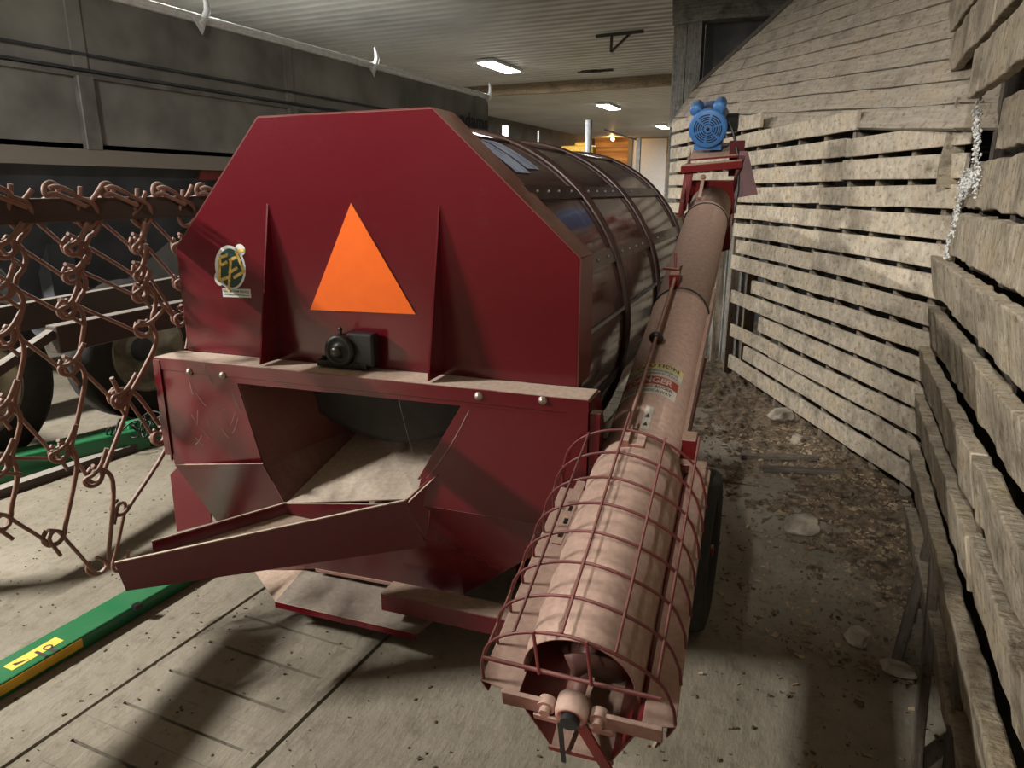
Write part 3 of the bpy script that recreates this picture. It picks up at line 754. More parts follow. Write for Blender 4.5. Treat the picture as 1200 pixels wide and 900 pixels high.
# half shell over the intake
b = MB(); SR = .142; prof = []
ww = -.02
nrib = 8; stepw = .108
section = [(-SR - .008, -.03), (-SR, -.015)] + [(SR * math.sin(a_), SR * math.cos(a_)) for a_ in [math.radians(-90 + 180 * i / 28) for i in range(29)]] + [(SR + .006, -.02), (SR + .012, -.045)]
stations = []
w = -.02
while w < .86:
    for (dw_, g) in ((0, 0), (.03, 0), (.038, .002), (.046, .003), (.054, .002), (.062, 0)):
        stations.append((w + dw_, g))
    w += stepw
stations = [s for s in stations if s[0] <= .87]
vs = []; fs = []; m = len(section)
for (w, g) in stations:
    for (s, n) in section:
        rr = math.hypot(s, n); k = 1 + g / rr if n > -.02 else 1; vs.append(A(s * k, w, n * k))
for i in range(len(stations) - 1):
    for j in range(m - 1): fs.append((i * m + j, i * m + j + 1, (i + 1) * m + j + 1, (i + 1) * m + j))
o = MB().add(vs, fs, smooth=True).build('intake_cover', AUG, aug); md = o.modifiers.new('t', 'SOLIDIFY'); md.thickness = .004
o = None
# flanges and V hopper
b = MB()
b.plate([Hh(-.24, -.07, -.075), Hh(-.135, -.085, -.075), Hh(-.135, .80, -.075), Hh(-.24, .74, -.075)], .005)
b.plate([Hh(.24, -.07, -.085), Hh(.165, -.085, -.085), Hh(.165, .95, -.085), Hh(.235, .92, -.085)], .005)
b.build('hopper_flange', AUG, aug, bevel=.001)
b = MB(); b.plate([Hh(.24, -.07, -.085), Hh(.235, .92, -.085), Hh(.215, .92, -.13), Hh(.222, -.07, -.13)], .004)
b.plate([Hh(-.24, -.07, -.075), Hh(-.24, .74, -.075), Hh(-.22, .74, -.11), Hh(-.225, -.07, -.11)], .004); b.build('flange_fold', AUGR, aug)
b = MB(); zb = -.30
b.plate([Hh(-.15, -.08, -.078), Hh(-.15, .85, -.078), Hh(-.075, .80, zb + .12), Hh(-.075, -.06, zb)], .004)
b.plate([Hh(.17, -.08, -.088), Hh(.17, .9, -.088), Hh(.085, .80, zb + .12), Hh(.085, -.06, zb)], .004)
b.plate([Hh(-.075, -.06, zb), Hh(.085, -.06, zb), Hh(.085, .80, zb + .12), Hh(-.075, .80, zb + .12)], .004)
b.build('intake_hopper', AUGR, aug)
b = MB(); b.bar(Hh(-.08, -.065, zb), Hh(.09, -.065, zb), .006, .016, n_v); b.build('hopper_lip', AUGR, aug)
# bearing bar across the mouth
b = MB(); b.obox(Hh(-.125, -.085, -.095), s_v * .11, w_ * .012, n_v * .05); b.obox(Hh(.135, -.085, -.10), s_v * .16, w_ * .012, n_v * .05); b.obox(Hh(.0, -.09, -.135), s_v * .20, w_ * .008, n_v * .02); b.build('bearing_bar', AUG, aug, bevel=.002)
b = MB(); bc = Hh(.0, -.06, -.085); b.lathe(bc, -w_, [(0, .0), (.042, 0), (.042, .035), (.037, .05), (.026, .05), (.024, .03), (0, .03)], 32, ref=n_v)
for ds in (-.065, .065): b.cyl(Hh(ds, -.075, -.09), Hh(ds, -.11, -.09), .014, 6); b.cyl(Hh(ds, -.07, -.09), Hh(ds, -.095, -.09), .022, 16)
bb = b.build('intake_bearing', AUG, aug)
MB().cyl(Hh(0, -.08, -.085), Hh(0, -.125, -.085), .022, 24).build('shaft_end', BLACK, bb)
b = MB(); b.obox(Hh(.055, -.10, -.20), (Hh(.085, -.1, -.29) - Hh(.02, -.1, -.12)), s_v.cross(n_v) * .006, (Hh(.085, -.1, -.29) - Hh(.02, -.1, -.12)).cross(w_).normalized() * .03); b.build('strap', AUGR, aug)
b = MB(); b.bar(Hh(-.03, -.1, -.13), Hh(-.03, -.1, -.29), .005, .012, n_v); b.build('drain_strap', BLACK, aug)
# screw flighting
vs = []; fs = []; nseg = 150
for i in range(nseg + 1):
    w = -.03 + .86 * i / nseg; a_ = 2 * math.pi * (w / .22) + .6
    for r in (.022, .112): vs.append(A(r * math.sin(a_), w, r * math.cos(a_) - .012))
for i in range(nseg): fs.append((2 * i, 2 * i + 1, 2 * i + 3, 2 * i + 2))
b = MB().add(vs, fs, smooth=True); b.cyl(A(0, -.06, -.012), A(0, .83, -.012), .024, 16)
o = b.build('screw_flighting', plain('worn screw steel', (.11, .05, .04), .5, metal=.3), aug); md = o.modifiers.new('t', 'SOLIDIFY'); md.thickness = .004
# wire cage
def arch(w, k=0):
    pts = [Hh(-.235, w, -.07),Hh(-.232, w, -.01)]
    for i in range(1, 20):
        t = math.pi - math.pi * i / 20
        pts.append(Hh(.225 * math.cos(t), w, -.01 + (.168 + .05 * w - .03 * max(0, math.cos(t))) * math.sin(t) ** .85))
    pts += [Hh(.236, w, -.03),Hh(.24, w, -.08)]
    return pts
WR = .0042
cage = MB(); 
arcs = [-.065, .045, .155, .265, .375, .485, .60, .715]
cg = None
for i, w in enumerate(arcs):
    o = MB().tube(arch(w), WR, 6)
    if cg is None: cg = o.build('guard_cage', WIRE, aug)
    else: o.build('cage_hoop', WIRE, cg)
def surf(s, w=0):
    c = max(-1, min(1, s / .225)); sn_ = math.sqrt(1 - c * c); return -.01 + (.168 + .05 * w - .03 * max(0, c)) * sn_ ** .85 + .004
for (s, w0, w1) in ((-.224, -.065, .72), (-.135, -.065, .72), (-.018, -.065, .80), (.105, -.065, .73), (.198, -.065, .86)):
    MB().tube([Hh(s, w0, surf(s, w0)),Hh(s, w1, surf(s, w1))], WR, 6).build('cage_wire', WIRE, cg)
MB().tube([Hh(-.222, -.07, .02),Hh(.21, -.085, .03)], .0055, 6).build('cage_wire', WIRE, cg)
for s in (-.085, .04): MB().tube([Hh(s, -.068, surf(s)),Hh(s + .012, -.09, .032)], WR, 6).build('cage_wire', WIRE, cg)
# control rod and fittings on the tube
b = MB(); b.tube([A(-.03, .80, .165), A(-.032, 2.05, .172)], .0085, 10); b.build('control_rod', AUGR, aug)
MB().lathe(A(-.031, 1.46, .168), w_, [(0, -.004), (.028, -.004), (.028, .004), (0, .004)], 24).build('rod_disc', BLACK, aug)
b = MB(); b.obox(A(-.035, 2.07, .155), s_v * .045, w_ * .05, n_v * .075); b.bar(A(-.095, 2.13, .19), A(-.02, 2.10, .195), .018, .01, n_v); b.bar(A(-.035, 2.09, .16), A(-.045, 2.17, .25), .02, .012, s_v); b.build('rod_clamp', AUGR, aug, bevel=.002)
b = MB(); b.obox(A(-.028, .80, .15), s_v * .028, w_ * .09, n_v * .035); b.obox(A(.01, .79, .148), s_v * .05, w_ * .07, n_v * .012); b.build('rod_foot', AUG, aug, bevel=.002)
for (w) in (2.03, ):
    pts = [A((RT + .005) * math.sin(a_), w - .03 * (1 - math.cos(a_)) , (RT + .005) * math.cos(a_)) for a_ in [math.radians(-120 + 240 * i / 40) for i in range(41)]]
    MB().tube(pts, .0035, 6).build('tube_clamp', BLACK, aug)
pts = [A((RT + .005) * math.sin(a_), 3.30, (RT + .005) * math.cos(a_)) for a_ in [2 * math.pi * i / 40 for i in range(40)]]
MB().tube(pts, .0035, 6, closed=True).build('tube_clamp', BLACK, aug)
b = MB(); b.bar(A(-.045, 3.33, .15), A(-.05, 3.60, .19), .02, .02, n_v); b.ball(A(-.05, 3.6, .205), .018); b.build('tension_bolt', AUG, aug)
# perforated strap left of the cover
b = MB(); b.bar(Hh(-.175, .42, -.05), Hh(-.165, .90, -.04), .03, .006, n_v); sp_ = b.build('perforated_strap', AUG, aug)
b = MB()
for k in range(7): MB().obox(Hh(-.173 + k * .001, .46 + k * .06, -.0445), s_v * .012, w_ * .025, n_v * .002).build('strap_hole', BLACK, sp_)
# decals wrapped round the tube
def wrapd(vs2, lift=.0012): return [A((RT + lift) * math.sin(x / RT), w, (RT + lift) * math.cos(x / RT)) for x, w in vs2]
def band(x0, x1, w0, w1, mat, name, lift, par):
    n = 20; vs = wrapd([(x0 + (x1 - x0) * i / n, w) for w in (w0, w1) for i in range(n + 1)], lift)
    return MB().add(vs, [(i, i + 1, n + 2 + i, n + 1 + i) for i in range(n)], smooth=True).build(name, mat, par)
def wraptext(txt, cx, cw, size, wid, mat, par, lift=.0024):
    vs, fs = text_mesh(txt, size, 1, size * .02); w0 = max(v[0] for v in vs) - min(v[0] for v in vs); k = wid / w0
    MB().add(wrapd([(cx + x * k, cw + y) for x, y in vs], lift), fs).build('lettering', mat, par)
DY = plain('faded yellow print', (.55, .47, .22), .6, var=.15); DW = plain('faded white print', (.52, .49, .42), .6, var=.15); DR = plain('faded red print', (.33, .05, .04), .5, var=.2)
INK = plain('black ink', (.06, .05, .045), .6)
cd_ = band(-.13, .105, 1.235, 1.325, DW, 'caution_decal', .0010, aug); cd_['label'] = 'yellow and white caution decal'
band(-.13, .105, 1.285, 1.325, DY, 'decal_header', .0017, cd_)
wraptext('CAUTION', .0, 1.305, .034, .17, INK, cd_)
for k, t in enumerate(('READ OPERATORS MANUAL BEFORE USE', 'KEEP ALL SHIELDS IN PLACE')): wraptext(t, -.01, 1.268 - k * .02, .015, .19, INK, cd_)
dd = band(-.13, .095, 1.105, 1.225, DW, 'danger_decal', .0010, aug); dd['label'] = 'red and white danger decal'
band(-.13, .095, 1.17, 1.225, DR, 'decal_header', .0017, dd)
wraptext('DANGER', -.015, 1.197, .05, .17, DW, dd)
for k, t in enumerate(('ROTATING AUGER', 'KEEP HANDS AWAY')): wraptext(t, -.015, 1.153 - k * .028, .024, .18, INK, dd)
rd = band(.0, .028, .88, 1.02, DW, 'arrow_decal', .001, aug)
MB().add(wrapd([(.006, .90), (.022, .90), (.014, .925)], .002) + wrapd([(.006, .95), (.022, .95), (.014, .975)], .002), [(0, 1, 2), (3, 4, 5)]).build('decal_arrows', INK, rd)
# head: side plates, motor mount, discharge
b = MB()
b.prism([A(-.155, 3.42, .10), A(-.155, 3.80, .16), A(-.155, 3.80, .33), A(-.155, 3.62, .30), A(-.155, 3.42, -.02)], s_v * .006)
b.plate([A(-.16, 3.58, .30), A(-.10, 3.58, .30), A(-.14, 3.52, .02), A(-.195, 3.5, -.04)], .006)
b.build('head_plate', AUGR, aug)
b = MB(); MR_ = plain('dark red plate', (.07, .006, .008), .5); b.plate([A(.16, 3.62, .36), A(.21, 3.62, .36), A(.29, 3.52, .12), A(.15, 3.5, .10), A(.14, 3.5, .2)], .006); b.plate([A(.19, 3.64, .42), A(.10, 3.64, .42), A(.10, 3.64, .20), A(.19, 3.64, .20)], .006); b.build('head_plate', MR_, aug)
b = MB(); b.obox(A(.0, 3.56, .285), (s_v * .37 + n_v * .03), w_ * .05, n_v * .045); b.build('mount_bar', AUGR, aug, bevel=.003)
b = MB(); b.obox(A(.01, 3.78, .325), (s_v * .30 + n_v * .02), w_ * .36, n_v * .012); b.build('motor_plate', AUGR, aug)
b = MB(); b.prism([A(.06, 3.40, -.06), A(.145, 3.40, -.04), A(.15, 3.40, -.20), A(.09, 3.40, -.22)], w_ * .22); b.build('discharge_spout', AUGR, aug)
b = MB(); b.obox(A(0, 3.72, .0), s_v * .30, w_ * .02, n_v * .30); b.build('end_plate', AUGR, aug)
mo_c = A(-.04, 3.66, .49)
MR = .118
b = MB(); b.lathe(mo_c, w_, [(.0, .0), (MR - .012, 0), (MR - .002, .006), (MR, .016), (MR, .05), (MR - .006, .055), (MR - .006, .30), (MR - .03, .33), (0, .33)], 40, ref=n_v)
mot = b.build('motor', BLUE, aug)
b = MB()
for k in range(5):
    r = .026 + k * .0135
    for q in range(6):
        a0_ = q * math.pi / 3 + .10 + .2; a1_ = (q + 1) * math.pi / 3 - .10 + .2
        b.lathe(mo_c - w_ * .0012, w_, [(r, 0), (r + .0065, 0)], 8, a0_, a1_, ref=n_v)
b.lathe(mo_c - w_ * .003, w_, [(0, 0), (.010, 0), (.010, .003)], 12, ref=n_v)
b.build('fan_slots', BLACK, mot)
for sgn in (-1, 1):
    a_ = math.radians(-38 if sgn < 0 else 28); c_ = mo_c + s_v * (MR + .012) * math.sin(a_) + n_v * (MR + .018) * math.cos(a_)
    b = MB(); d_ = (s_v * math.sin(a_) + n_v * math.cos(a_))
    b.lathe(c_ + w_ * .02, w_, [(0, 0), (.026, .0), (.036, .008), (.038, .02), (.038, .15), (.03, .17), (0, .17)], 20, ref=n_v)
    b.obox(c_ + w_ * .09 - d_ * .03, w_ * .14, d_ * .04, d_.cross(w_) * .06)
    b.build('capacitor_housing', BLUE, mot)
b = MB(); b.obox(mo_c + w_ * .16 + s_v * .14 + n_v * .0, s_v * .07, w_ * .12, n_v * .09); b.build('terminal_box', BLACK, mot, bevel=.004)
b = MB(); b.tube([mo_c + s_v * .12 + w_ * .05 + n_v * .03, mo_c + s_v * .15 + w_ * .02 - n_v * .02, mo_c + s_v * .17 + w_ * .0 - n_v * .08, A(.165, 3.6, .30), A(.17, 3.5, .15), A(.16, 3.45, .02)], .009, 8); b.build('power_cable', BLACK, mot)
b = MB(); b.obox(mo_c + w_ * .14 - n_v * (MR + .004), s_v * .17, w_ * .22, n_v * .03); b.build('motor_foot', BLUE, mot)
# the auger is an 8 inch one: bring the nominal 10 inch build above to its real size and place
AK = .87; AR = depth(680, 788, 1.76 * AK)
def resize(o):
    for ch in o.children:
        if ch.type == 'MESH':
            for v in ch.data.vertices: v.co = AR + (v.co - AN) * AK
        resize(ch)
resize(aug)
def A(s, w, n): return AR + (s_v * s + w_ * w + n_v * n) * AK
# transport wheel and stand
wc = V((-.375, 2.50, .303))
ax_ = V((math.cos(math.radians(3)), math.sin(math.radians(3)), 0))
b = MB()
prof = [(.17, -.05), (.20, -.075), (.26, -.085), (.288, -.078), (.300, -.06), (.303, 0), (.300, .06), (.288, .078), (.26, .085), (.20, .075), (.17, .05)]
b.lathe(wc, ax_, prof, 48, closed_prof=True); 
for k in range(4): pass
ty = b.build('transport_tyre', RUBBER, aug)
b = MB(); b.lathe(wc, ax_, [(0, .03), (.05, .03), (.06, .01), (.15, .01), (.172, .05), (.178, .05), (.172, -.05), (.15, -.02), (0, -.02)], 32); b.build('wheel_rim', AUGR, ty)
b = MB(); b.cyl(wc + ax_ * .06, wc - ax_ * .42, .022, 14); b.build('axle', AUGR, aug)
tb = A(0, 1.45, -.12)
for (sx, sw) in ((.13, 1.75), (.13, 1.05), (-.12, 1.75), (-.12, 1.05)):
    tgt = wc + ax_ * (-.11 if sx > 0 else -.26)
    MB().bar(A(sx, sw, -.07), tgt, .03, .03).build('axle_strut', AUGR, aug)
MB().cyl(wc + ax_ * .08, wc + ax_ * .03, .022, 14).build('hub', AUGR, aug)
b = MB(); b.obox(A(.15, 1.02, -.03), s_v * .05, w_ * .05, n_v * .09); b.obox(A(.165, .95, -.06), s_v * .10, w_ * .03, n_v * .03); b.build('frame_bracket', AUGR, aug, bevel=.002)
b = MB(); b.bar(A(.135, 1.0, -.02), A(.135, 2.3, -.02), .012, .07, n_v); b.build('side_rail', AUGR, aug)
# ------------------------------------------------------------------ chain harrow
HX = -2.28
def hp(x, y, dx=0): return on_plane(x, y, V((HX + dx, 0, 0)), V((1, 0, 0)))
har = thing('chain_harrow', V((HX, 1.3, 0)), 'folded chain harrow of rusty bent rods hanging from a brown tool bar', 'harrow')
barz = on_plane(120, 232, V((HX, 0, 0)), V((1, 0, 0))).z
b = MB(); b.bar((HX, .3, barz - .045), (HX, 3.2, barz - .045 + .02), .075, .075); b.build('tool_bar', BEAMB, har, bevel=.004)
R0 = .0078
cols = {
 'A': [(17, 248), (8, 290), (4, 340), (8, 395), (4, 480), (2, 545), (2, 612)],
 'B': [(96, 250), (88, 289), (86, 322), (80, 362), (82, 430), (72, 530), (64, 630)],
 'C': [(161, 250), (162, 287), (164, 318), (166, 342), (170, 385), (140, 466), (112, 558), (116, 664)],
 'D': [(213, 243), (214, 287), (216, 330), (213, 372)],
 'E': [(188, 512), (141, 596)]}
links = []
def nd(c, i): return cols[c][i]
def link(p, q, dxp=0., dxq=0., spike=True, loopy=True, thick=1.0):
    """one bent rod: hook loop at each end, straight leg, short spike"""
    P0 = hp(*p, dxp); P1 = hp(*q, dxq); d = (P1 - P0); L = d.length; d.normalize()
    nrm = V((1, 0, 0)); sd = nrm.cross(d).normalized(); sd = sd if sd.y > 0 else -sd
    r = .033 * random.uniform(.88, 1.12); tw = random.uniform(-.35, .35); sd = sd * math.cos(tw) + nrm * math.sin(tw)
    q2 = lambda a_, c_, x_=0.: P0 + d * a_ + sd * c_ + nrm * x_
    k = random.uniform(.8, 1.2)
    pts = [q2(-2.5 * r * k, .7 * r, .024), q2(-1.2 * r, .25 * r, .02), q2(-.3 * r, -.35 * r, .014)]
    for j in range(9):
        t = math.radians(-110 - 270 * j / 8 + 20)      # round the eye: left, below, right, above
        pts.append(q2(-r * math.cos(t) * .95, r * math.sin(t) - .25 * r, .010 - .022 * j / 8))
    g = min(L * .45, 2.2 * r)
    pts += [q2(-.3 * r, 1.25 * r, -.008), q2(g * .5, 1.75 * r, 0), q2(L * .55, 1.3 * r, .004), q2(L - 1.2 * r, .85 * r, .006), q2(L - .1 * r, .9 * r, .004),
            q2(L + .75 * r, .45 * r, 0), q2(L + .85 * r, -.45 * r, -.006), q2(L + .1 * r, -1.0 * r, -.012), q2(L - .8 * r, -.6 * r, -.014)]
    for _ in range(2):
        m2 = [pts[0]]
        for a_, b_ in zip(pts, pts[1:]): m2 += [a_.lerp(b_, .25), a_.lerp(b_, .75)]
        pts = m2 + [pts[-1]]
    MB().tube(pts, R0 * thick, 8).build('harrow_link', RUST, har)
for c in 'ABCD':
    for i in range(len(cols[c]) - 1): link(nd(c, i), nd(c, i + 1), .01, -.01)
link(nd('E', 0), nd('E', 1)); link(nd('C', 5), nd('E', 0)); link(nd('D', 3), nd('E', 0), .02, 0)
def diag(p, q, dx=-.015):
    P0, P1 = hp(*p, dx), hp(*q, dx); d = (P1 - P0).normalized(); nrm = V((1, 0, 0)); sd = d.cross(nrm).normalized(); r = .026
    pts = [P0 + d * r * 1.8 + sd * r * 1.5 + nrm * .02]
    for k in range(7):
        t = math.radians(-20 + 230 * k / 6); pts.append(P0 - d * r * math.sin(t) + sd * r * math.cos(t) + nrm * (.015 - .02 * k / 6))
    pts += [P0.lerp(P1, f_) - sd * r * (1 - 2 * f_) * .8 for f_ in (.2, .4, .6, .8)]
    for k in range(7):
        t = math.radians(-20 + 230 * k / 6); pts.append(P1 + d * r * math.sin(t) + sd * r * math.cos(t) + nrm * (-.005 + .02 * k / 6))
    pts.append(P1 - d * r * 2.2 - sd * r * .6 + nrm * .03)
    pts = [pts[0]] + [(pts[i - 1] + pts[i] * 2 + pts[i + 1]) / 4 for i in range(1, len(pts) - 1)] + [pts[-1]]
    MB().tube(pts, R0 * .82, 8).build('harrow_link', RUST, har)
for a_, b_ in (('A0', 'B1'), ('A1', 'B2'), ('A2', 'B3'), ('B0', 'C1'), ('B1', 'C2'), ('B2', 'C3'), ('B3', 'C4'), ('C0', 'D1'), ('C1', 'D2'), ('C2', 'D3'), ('C3', 'D3'), ('A3', 'B4'), ('B4', 'C5'), ('A4', 'B5'), ('B5', 'C6'), ('A5', 'B5'), ('A6', 'B6'), ('B6', 'C7'), ('C5', 'E0')):
    diag(nd(a_[0], int(a_[1])), nd(b_[0], int(b_[1])))
diag((-60, 590), nd('A', 6)); diag((141, 596), (139, 662)); diag((-60, 420), (4, 480)); diag((-50, 300), (4, 340))
# hooks over the tool bar
for (x, nx_) in ((55, 96), (120, 161), (180, 213), (230, 262), (-20, 17)):
    q = hp(x, 232); p = hp(nx_, 250); yb = q.y; zt = barz + .0
    def smooth(pts):
        for _ in range(2):
            m2 = [pts[0]]
            for a_, b_ in zip(pts, pts[1:]): m2 += [a_.lerp(b_, .25), a_.lerp(b_, .75)]
            pts = m2 + [pts[-1]]
        return pts
    Q = lambda dy, dz, dx=0.: V((HX + .048 + dx, yb + dy, zt + dz))
    # clip: small eye standing on the bar with a short tail to the lower right
    pts = [Q(.085, -.025, .01), Q(.03, .0, .004), Q(-.01, .018, 0), Q(-.035, .005, -.004), Q(-.032, .035, -.01), Q(-.005, .052, -.016), Q(.024, .038, -.02), Q(.028, .012, -.03), Q(.01, -.005, -.1), Q(0, -.05, -.11)]
    MB().tube(smooth(pts), R0, 8).build('bar_hook', RUST, har)
    P = lambda dy, dz, dx=0.: p + V((dx, dy, dz))
    pts = [Q(-.025, .03, .006), Q(.0, .038, .008), Q(.04, .022, .01), V(((HX + p.x) / 2 + .05, (yb + p.y) / 2 + .01, zt + .004)), P(-.02, .045, .05), P(.018, .03, .045), P(.034, .0, .03), P(.028, -.035, .02), P(.0, -.05, .01), P(-.028, -.03, .015), P(-.038, .01, .03), P(-.03, .05, .045), P(-.028, .085, .05)]
    MB().tube(smooth(pts), R0, 8).build('bar_hook', RUST, har)
# arm added unseen at left to cast a floor stripe; post carries the bar
s0 = V((-2.66, .42, .95)); s1 = V((-2.87, 1.19, .95))
MB().bar(s0, s1, .09, .09).build('shadow_arm', GREEN, har)
MB().bar((HX, .42, 0), (HX, .42, barz - .08), .05, .05).build('support_post', GREEN, har)
MB().bar((HX, .42, .95), (-2.72, .42, .95), .03, .03).build('shadow_arm', GREEN, har)

# ------------------------------------------------------------------ green implement beams on the floor
gb = thing('implement_beam', V((-2.42, 1.6, 0)), 'green steel beam with yellow stripes on the floor under the red chute', 'beam')
gx1 = -2.325; gz = on_plane(0, 802, V((gx1, 0, 0)), V((1, 0, 0))).z; gx0 = on_z(0, 773, gz).x
b = MB(); b.box(((gx0 + gx1) / 2, 1.45, gz / 2), (gx1 - gx0, 2.6, gz)); b.build('beam_body', GREEN, gb, bevel=.006, bseg=2)
b = MB(); b.box((gx1 + .001, 1.17, gz / 2 + .005), (.003, .46, gz * .62)); b.build('yellow_stripe', YELLOW, gb)
b = MB(); q0 = uvw = None
b.add([(gx0 + .05, 1.18, gz + .001), (gx1 - .035, 1.18, gz + .001), (gx1 - .035, 1.36, gz + .001), (gx0 + .05, 1.36, gz + .001)], [(0, 1, 2, 3)]); ws = b.build('warning_sticker', plain('pale yellow print', (.85, .62, .10), .5, var=.05), gb)
b = MB(); b.add([(gx0 + .065, 1.20, gz + .002), (gx1 - .05, 1.20, gz + .002), (gx0 + .09, 1.245, gz + .002)], [(0, 1, 2)])
b.add([(gx0 + .07, 1.27, gz + .002), (gx0 + .13, 1.27, gz + .002), (gx0 + .125, 1.282, gz + .002), (gx0 + .07, 1.282, gz + .002)], [(0, 1, 2, 3)])
b.lathe((gx0 + .085, 1.31, gz + .002), (0, 0, 1), [(.010, 0), (.016, 0)], 14); b.add([(gx0 + .10, 1.298, gz + .002), (gx0 + .135, 1.302, gz + .002), (gx0 + .13, 1.318, gz + .002), (gx0 + .10, 1.31, gz + .002)], [(0, 1, 2, 3)])
b.build('sticker_symbol', INK, ws)
MB().box((gx1 + .012, 1.62, .055), (.025, .03, .02)).build('bolt_block', BLACK, gb)

g2 = thing('implement_beam', V((-4.1, 2.7, 0)), 'green steel beam with coiled wires at the left behind the hanging chains', 'beam')
a0 = on_z(-30, 545, .12); a1 = on_z(120, 512, .12)
d = (a1 - a0).normalized(); b = MB(); b.bar(V((a0.x, a0.y, .07)), V((a1.x, a1.y, .07)) + d * .25, .16, .14); b.build('beam_body', GREEN, g2, bevel=.006)
b = MB(); ce = V((a1.x, a1.y, .13)) + d * .15
b.obox(ce + d * .05 + UP * .02, d * .10, d.cross(UP) * .08, (0, 0, .06)); b.obox(ce + d * .35 + UP * .05, d * .16, d.cross(UP) * .14, (0, 0, .08)); b.build('clamp_block', plain('bright green paint', (.03, .30, .10), .4), g2, bevel=.004)
b = MB(); b.bar(V((a1.x, a1.y, .08)) + d * .2, V((a1.x, a1.y, .08)) + d * .9, .12, .12); b.build('beam_end', GREEN, g2)
rw = random.Random(5)
for k in range(9):
    pts = []; c0 = V((a1.x, a1.y, .10)) + d * (rw.uniform(-.05, .35)) + d.cross(UP) * rw.uniform(-.02, .12); ph = rw.uniform(0, 6)
    for i in range(26):
        t = i / 25; pts.append(c0 + d * (t * .25 + .05 * math.cos(ph + t * 9)) + d.cross(UP) * .06 * math.sin(ph + t * 9) + UP * (.05 + .05 * math.sin(ph * 2 + t * 11)))
    MB().tube(pts, .006, 6).build('wire', BLACK, g2)
b = MB(); a0 = on_z(-30, 592, 0); a1 = on_z(195, 515, 0); b.bar(a0 + UP * .025, a1 + UP * .025, .07, .05); tag(b.build('steel_angle', BEAMB), 'dark flat steel bar lying on the floor below the hanging chains', 'steel bar')
# brown frame rail in front of the trailer wheels
b = MB(); X_ = -3.3
fr = thing('implement_frame', V((X_, 2.6, 0)), 'brown steel channel frame standing between the chains and the trailer wheels', 'frame')
p0 = on_plane(62, 398, V((X_, 0, 0)), V((1, 0, 0))); p1 = on_plane(213, 366, V((X_, 0, 0)), V((1, 0, 0)))
d = (p1 - p0); MB().bar(p0, p1 + d * 1.0, .08, .13).build('channel', BEAMB, fr, bevel=.004)
q0 = on_plane(-160, 540, V((X_, 0, 0)), V((1, 0, 0))); MB().bar(q0, p0 + UP * .03, .05, .04).build('brace', BEAMB, fr)
r0 = on_plane(-10, 378, V((X_ - .5, 0, 0)), V((1, 0, 0))); r1 = on_plane(220, 335, V((X_ - .5, 0, 0)), V((1, 0, 0))); MB().bar(r0, r1, .06, .14).build('rear_channel', BEAMB, fr)
pe = p1 + d * 1.0; MB().bar((pe.x, pe.y, 0), pe, .08, .08).build('post', BEAMB, fr); MB().bar((q0.x, q0.y, 0), q0 , .08, .08).build('post', BEAMB, fr)
MB().bar((pe.x, pe.y - .1, pe.z), (r1.x, pe.y - .1, r1.z), .06, .06).build('cross_member', BEAMB, fr); MB().bar((q0.x, q0.y + .02, q0.z), (r0.x, r0.y, r0.z), .06, .06).build('cross_member', BEAMB, fr)

# ------------------------------------------------------------------ trailer
TX = -4.8
tr = thing('semi_trailer', V((-6.0, 6, 0)), 'long dirty grey ribbed hopper trailer standing along the left side', 'trailer')
Y0, Y1 = 2.3, 9.85; ZB, ZT = 1.88, 2.90
b = MB(); b.box((TX - .02, (Y0 + Y1) / 2, (ZB + ZT) / 2), (.04, Y1 - Y0, ZT - ZB)); b.box((TX - 2.4, (Y0 + Y1) / 2, (ZB + ZT) / 2), (.04, Y1 - Y0, ZT - ZB))
b.box((TX - 1.2, Y1, (ZB + ZT) / 2), (2.4, .04, ZT - ZB)); b.box((TX - 1.2, Y0, (ZB + ZT) / 2), (2.4, .04, ZT - ZB)); b.box((TX - 1.2, (Y0 + Y1) / 2, ZB + .02), (2.4, Y1 - Y0, .04))
b.build('side_panel', TRAIL, tr)
b = MB(); b.box((TX + .01, (Y0 + Y1) / 2, ZT + .0), (.05, Y1 - Y0 + .05, .02)); b.tube([(TX + .02, Y0, ZT + .03), (TX + .02, Y1 + .03, ZT + .03)], .028, 12); b.build('top_rail', ALU, tr, bevel=.004)
b = MB(); b.box((TX + .012, (Y0 + Y1) / 2, ZB - .05), (.05, Y1 - Y0, .11)); b.build('bottom_rail', dusty('bottom rail paint', (.24, .22, .19), (.4, .36, .3), .4, 1, .7, rough=.5), tr)
for (z_, h_, m__) in ((2.50, .018, TRAILD), (2.40, .02, TRAILD), (2.365, .03, ALU)):
    MB().box((TX + .015, (Y0 + Y1) / 2, z_), (.03, Y1 - Y0, h_)).build('side_moulding', TRAILR if m__ is ALU else m__, tr)
for y_ in (3.55, 5.63, 7.7, 9.5):
    MB().box((TX + .022, y_, (ZB + 2.36) / 2), (.05, .12, 2.36 - ZB)).build('side_post', TRAILR, tr, bevel=.006)
    MB().box((TX + .008, y_, 2.65), (.02, .10, .5)).build('side_post', TRAIL, tr)
for y_ in (4.6, 6.94, 9.76):
    b = MB(); b.plate([(TX + .06, y_ - .10, ZT + .03), (TX + .06, y_ + .07, ZT + .03), (TX + .06, y_ - .0, ZT - .10)], .008)
    b.tube([(TX + .05, y_ - .01, ZT - .03), (TX + .05, y_ + .05, ZT + .03), (TX + .05, y_ + .085, ZT + .09), (TX + .05, y_ + .08, ZT + .15), (TX + .05, y_ + .05, ZT + .20)], [.03, .03, .026, .02, .01], 10)
    b.build('tarp_hook', ALU, tr)
